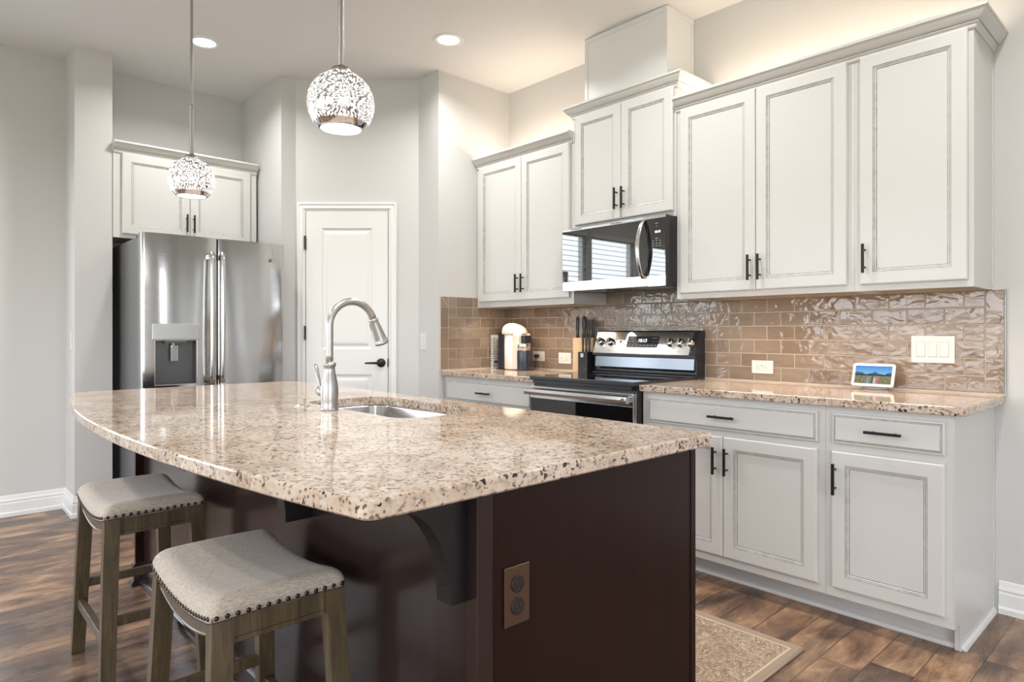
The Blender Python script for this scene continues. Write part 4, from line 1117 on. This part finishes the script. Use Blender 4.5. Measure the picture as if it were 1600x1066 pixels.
# ------------------------------------------------------------------ smart display
sdp = thing('smart_display', 'small white smart display showing a mountain photo on the right counter', 'smart display', (-.45, -.05, CT))
bs_ = MB(); L = []
for z, k in ((CT+.0005, 1), (CT+.012, .97), (CT+.030, .82)): L.append([(-.445+.058*k*cos(a), -.055+.034*k*sin(a)+(z-CT)*.4, z) for a in [2*pi*i/28 for i in range(28)]])
bs_.loops(L, M_GREYBASE, True, True, smooth=True); bs_.build('base', sdp)
tilt = radians(20); SM = Matrix.Translation((-.445, -.098, CT+.016)) @ Matrix.Rotation(-tilt, 4, 'X')
wS, hS = .182, .112
body = MB(SM); rp_ = rounded([(-wS/2, 0), (wS/2, 0), (wS/2, hS), (-wS/2, hS)], [.012]*4, 6)
body.loops([[(p[0], .0, p[1]) for p in rp_], [(p[0], .008, p[1]) for p in rp_]], M_WHITEPL, True, True)
bo = body.build('bezel', sdp)
def em(name, c, st=.75): return Mat(name, (0, 0, 0), .2).emit(c, st).m
m = Mat('screen_sky', (0, 0, 0), .15); sgz = m.n('ShaderNodeSeparateXYZ', {0: m.n('ShaderNodeTexCoord').outputs['Generated']})
skyc = m.ramp(sgz.outputs[2], [(.35, (.40, .72, .95)), (1, (.05, .33, .85))]); m.nt.links.new(skyc, m.b.inputs['Emission Color']); m.b.inputs['Emission Strength'].default_value = .9
m2 = Mat('screen_field', (0, 0, 0), .15); fcx = m2.ramp(m2.noise(260, 3, .7), [(.35, (.06, .07, .035)), (.5, (.30, .29, .12)), (.62, (.5, .42, .35)), (.75, (.75, .68, .8))])
m2.nt.links.new(fcx, m2.b.inputs['Emission Color']); m2.b.inputs['Emission Strength'].default_value = .8
scn = MB(SM); a_, b_, c_, d_ = -.079, .079, .013, .099
def q(x0, x1, z0, z1, m, y=-.0004): scn.add([(x0, y, z0), (x1, y, z0), (x1, y, z1), (x0, y, z1)], [(0,1,2,3)], m)
scn.add([(a_, -.0004, .058), (b_, -.0004, .058), (b_, -.0004, d_), (a_, -.0004, d_)], [(0,1,2,3)], m.m)
mt = [(a_, .054)]+[(a_+(b_-a_)*k/16, .064+.006*sin(k*.9)+.003*sin(k*2.3)) for k in range(17)]+[(b_, .054)]
scn.add([(p[0], -.0006, p[1]) for p in mt], [tuple(range(len(mt)))], em('screen_mountain', (.05, .20, .42)))
q(a_, b_, .052, .058, em('screen_treeline', (.02, .05, .04)), -.0008); q(a_, b_, c_, .0535, m2.m, -.0007)
for x_, w_, h_, cc in ((-.020, .012, .032, (.30, .45, .60)), (.000, .006, .036, (.10, .07, .07)), (.008, .012, .030, (.75, .72, .75)), (.020, .011, .034, (.85, .25, .32))):
    q(x_-w_/2, x_+w_/2, c_+.001, c_+h_, em('screen_figure', cc), -.0010)
scn.build('screen', bo)

# ------------------------------------------------------------------ lamps
def pendant(label, x_, y_, zc, R=.1008):
    t = thing('pendant_light', label, 'pendant light', (x_, y_, CEIL), 'pendant lights over the island')
    cn = MB(); cn.lathe([(.062, CEIL-.001), (.062, CEIL-.012), (.055, CEIL-.024), (.008, CEIL-.028)], M_NICKEL, (x_, y_, 0), n=32); cn.build('canopy', t)
    rd = MB(); rd.lathe([(.0062, CEIL-.02), (.0062, zc+R+.24)], M_NICKEL, (x_, y_, 0), n=14); rd.lathe([(.0098, zc+R+.24), (.0098, zc+R+.015)], M_NICKEL, (x_, y_, 0), n=14); rd.lathe([(.0115, zc+R+.236), (.0115, zc+R+.245)], M_NICKEL, (x_, y_, 0), n=14); rd.build('rod', t)
    cp_ = MB(); cp_.lathe([(.010, zc+R+.018), (.028, zc+R+.008), (.031, zc+R-.004), (.030, zc+R-.008)], M_NICKEL, (x_, y_, 0), n=28); cp_.build('cap', t)
    gl_ = MB(); pr = []
    for k in range(33):
        a = pi/2-.25-(pi/2-.25+radians(51))*k/32; pr.append((R*cos(a), R*sin(a)))
    pr += [(R*cos(radians(51))-.002, -R*sin(radians(51))+.001)]
    L_ = [[(r*cos(2*pi*i/48), r*sin(2*pi*i/48), h) for i in range(48)] for r, h in pr]
    gl_.loops(L_, M_GLOBE, smooth=True)
    for v_ in gl_.v: v_ += Vector((x_, y_, zc))
    g = gl_.build('lamp_shade', t)
    # shade material uses its own object space: centre the shade on its origin
    g.data.transform(Matrix.Translation(Vector((0, 0, CEIL-zc)))); g.location = (0, 0, zc-CEIL)
    zb = zc-R*sin(radians(51))+.006; rb_ = R*cos(radians(51))-.003
    df = MB(); df.lathe([(rb_, zb), (rb_*.98, zb-.002), (0.001, zb-.003)], M_EMIT, (x_, y_, 0), n=40); df.build('diffuser', t)
    l = lamp('pendant_bulb', 'AREA', (x_, y_, zb-.006), (0, 0, 0), 5, LED, rb_*2, shape='DISK')
    l.parent = t; l.location = (0, 0, zb-.006-CEIL)
    return t
pendant('nearer starburst mercury-glass pendant light over the island, the larger-looking one', -1.187, -2.400, 1.882)
pendant('farther starburst mercury-glass pendant light in front of the refrigerator cabinet', -2.586, -2.416, 1.888)

def can(label, x_, y_, on=1):
    t = thing('recessed_light', label, 'ceiling light', (x_, y_, CEIL), 'recessed ceiling lights')
    MB().lathe([(.096, CEIL-.0005), (.096, CEIL-.004), (.090, CEIL-.007), (.070, CEIL-.006), (.066, CEIL-.001)], M_TRIM, (x_, y_, 0), n=40, cap=False).build('trim_ring', t)
    MB().lathe([(.067, CEIL-.0015), (.060, CEIL-.004), (.001, CEIL-.005)], M_EMIT, (x_, y_, 0), n=36).build('lens', t)
    l = lamp('can_bulb', 'AREA', (x_, y_, CEIL-.008), (0, 0, 0), 13*on, LED, .12, shape='DISK', spread=2.6); l.parent = t; l.location = (0, 0, -.008)
can('round recessed ceiling light behind the far pendant rod', -3.71, -2.011)
can('round recessed ceiling light above the pantry corner', -2.629, -.901)
for x_, y_ in ((-1.15, -1.0), (.30, -1.0), (-3.7, -4.2), (-2.3, -4.2), (-.6, -4.4), (1.6, -2.6), (1.6, -4.8)): can('round recessed ceiling light elsewhere on the kitchen ceiling', x_, y_)

# LED strips on top of the cabinets and bars beneath
def strip_top(label, x0, x1, y_, z, pw, rotx=0):
    o = MB().box(x0, x1, y_-.006, y_+.006, z+.0005, z+.006, M_LEDW).build('led_strip'); tag(o, label, 'light strip')
    lamp('led_strip_light', 'AREA', ((x0+x1)/2, y_, z+.009), (pi+rotx, 0, 0), pw, WARM, x1-x0, .012)
strip_top('warm light strip hidden on top of the right upper cabinets', -1.30, -.03, -.20, UZ1, 6.0)
strip_top('warm light strip hidden on top of the left upper cabinet', -3.0, -2.16, -.20, UZ1, 3.6)
def bar_under(label, x0, x1, y_, z, pw):
    o = MB().box(x0, x1, y_-.032, y_+.032, z-.003, z, M_WHITEPL).build('under_cabinet_light'); tag(o, label, 'light bar', None)
    d = MB().box(x0+.01, x1-.01, y_-.028, y_+.028, z-.0042, z-.0031, M_LEDW).build('lens', o)
    lamp('under_cabinet_bulb', 'AREA', ((x0+x1)/2, y_, z-.0055), (0, 0, 0), pw*1.3, WARM, x1-x0-.02, .056, spread=2.3)
for lab, x0, x1 in (('slim warm light bar under the left upper cabinet', -2.95, -2.20), ('slim warm light bar under the tall two-door upper cabinet', -1.28, -.50), ('slim warm light bar under the rightmost upper cabinet', -.40, -.04)):
    bar_under(lab, x0, x1, -.262, UZ0+.0114, 2.0*(x1-x0)/.78)
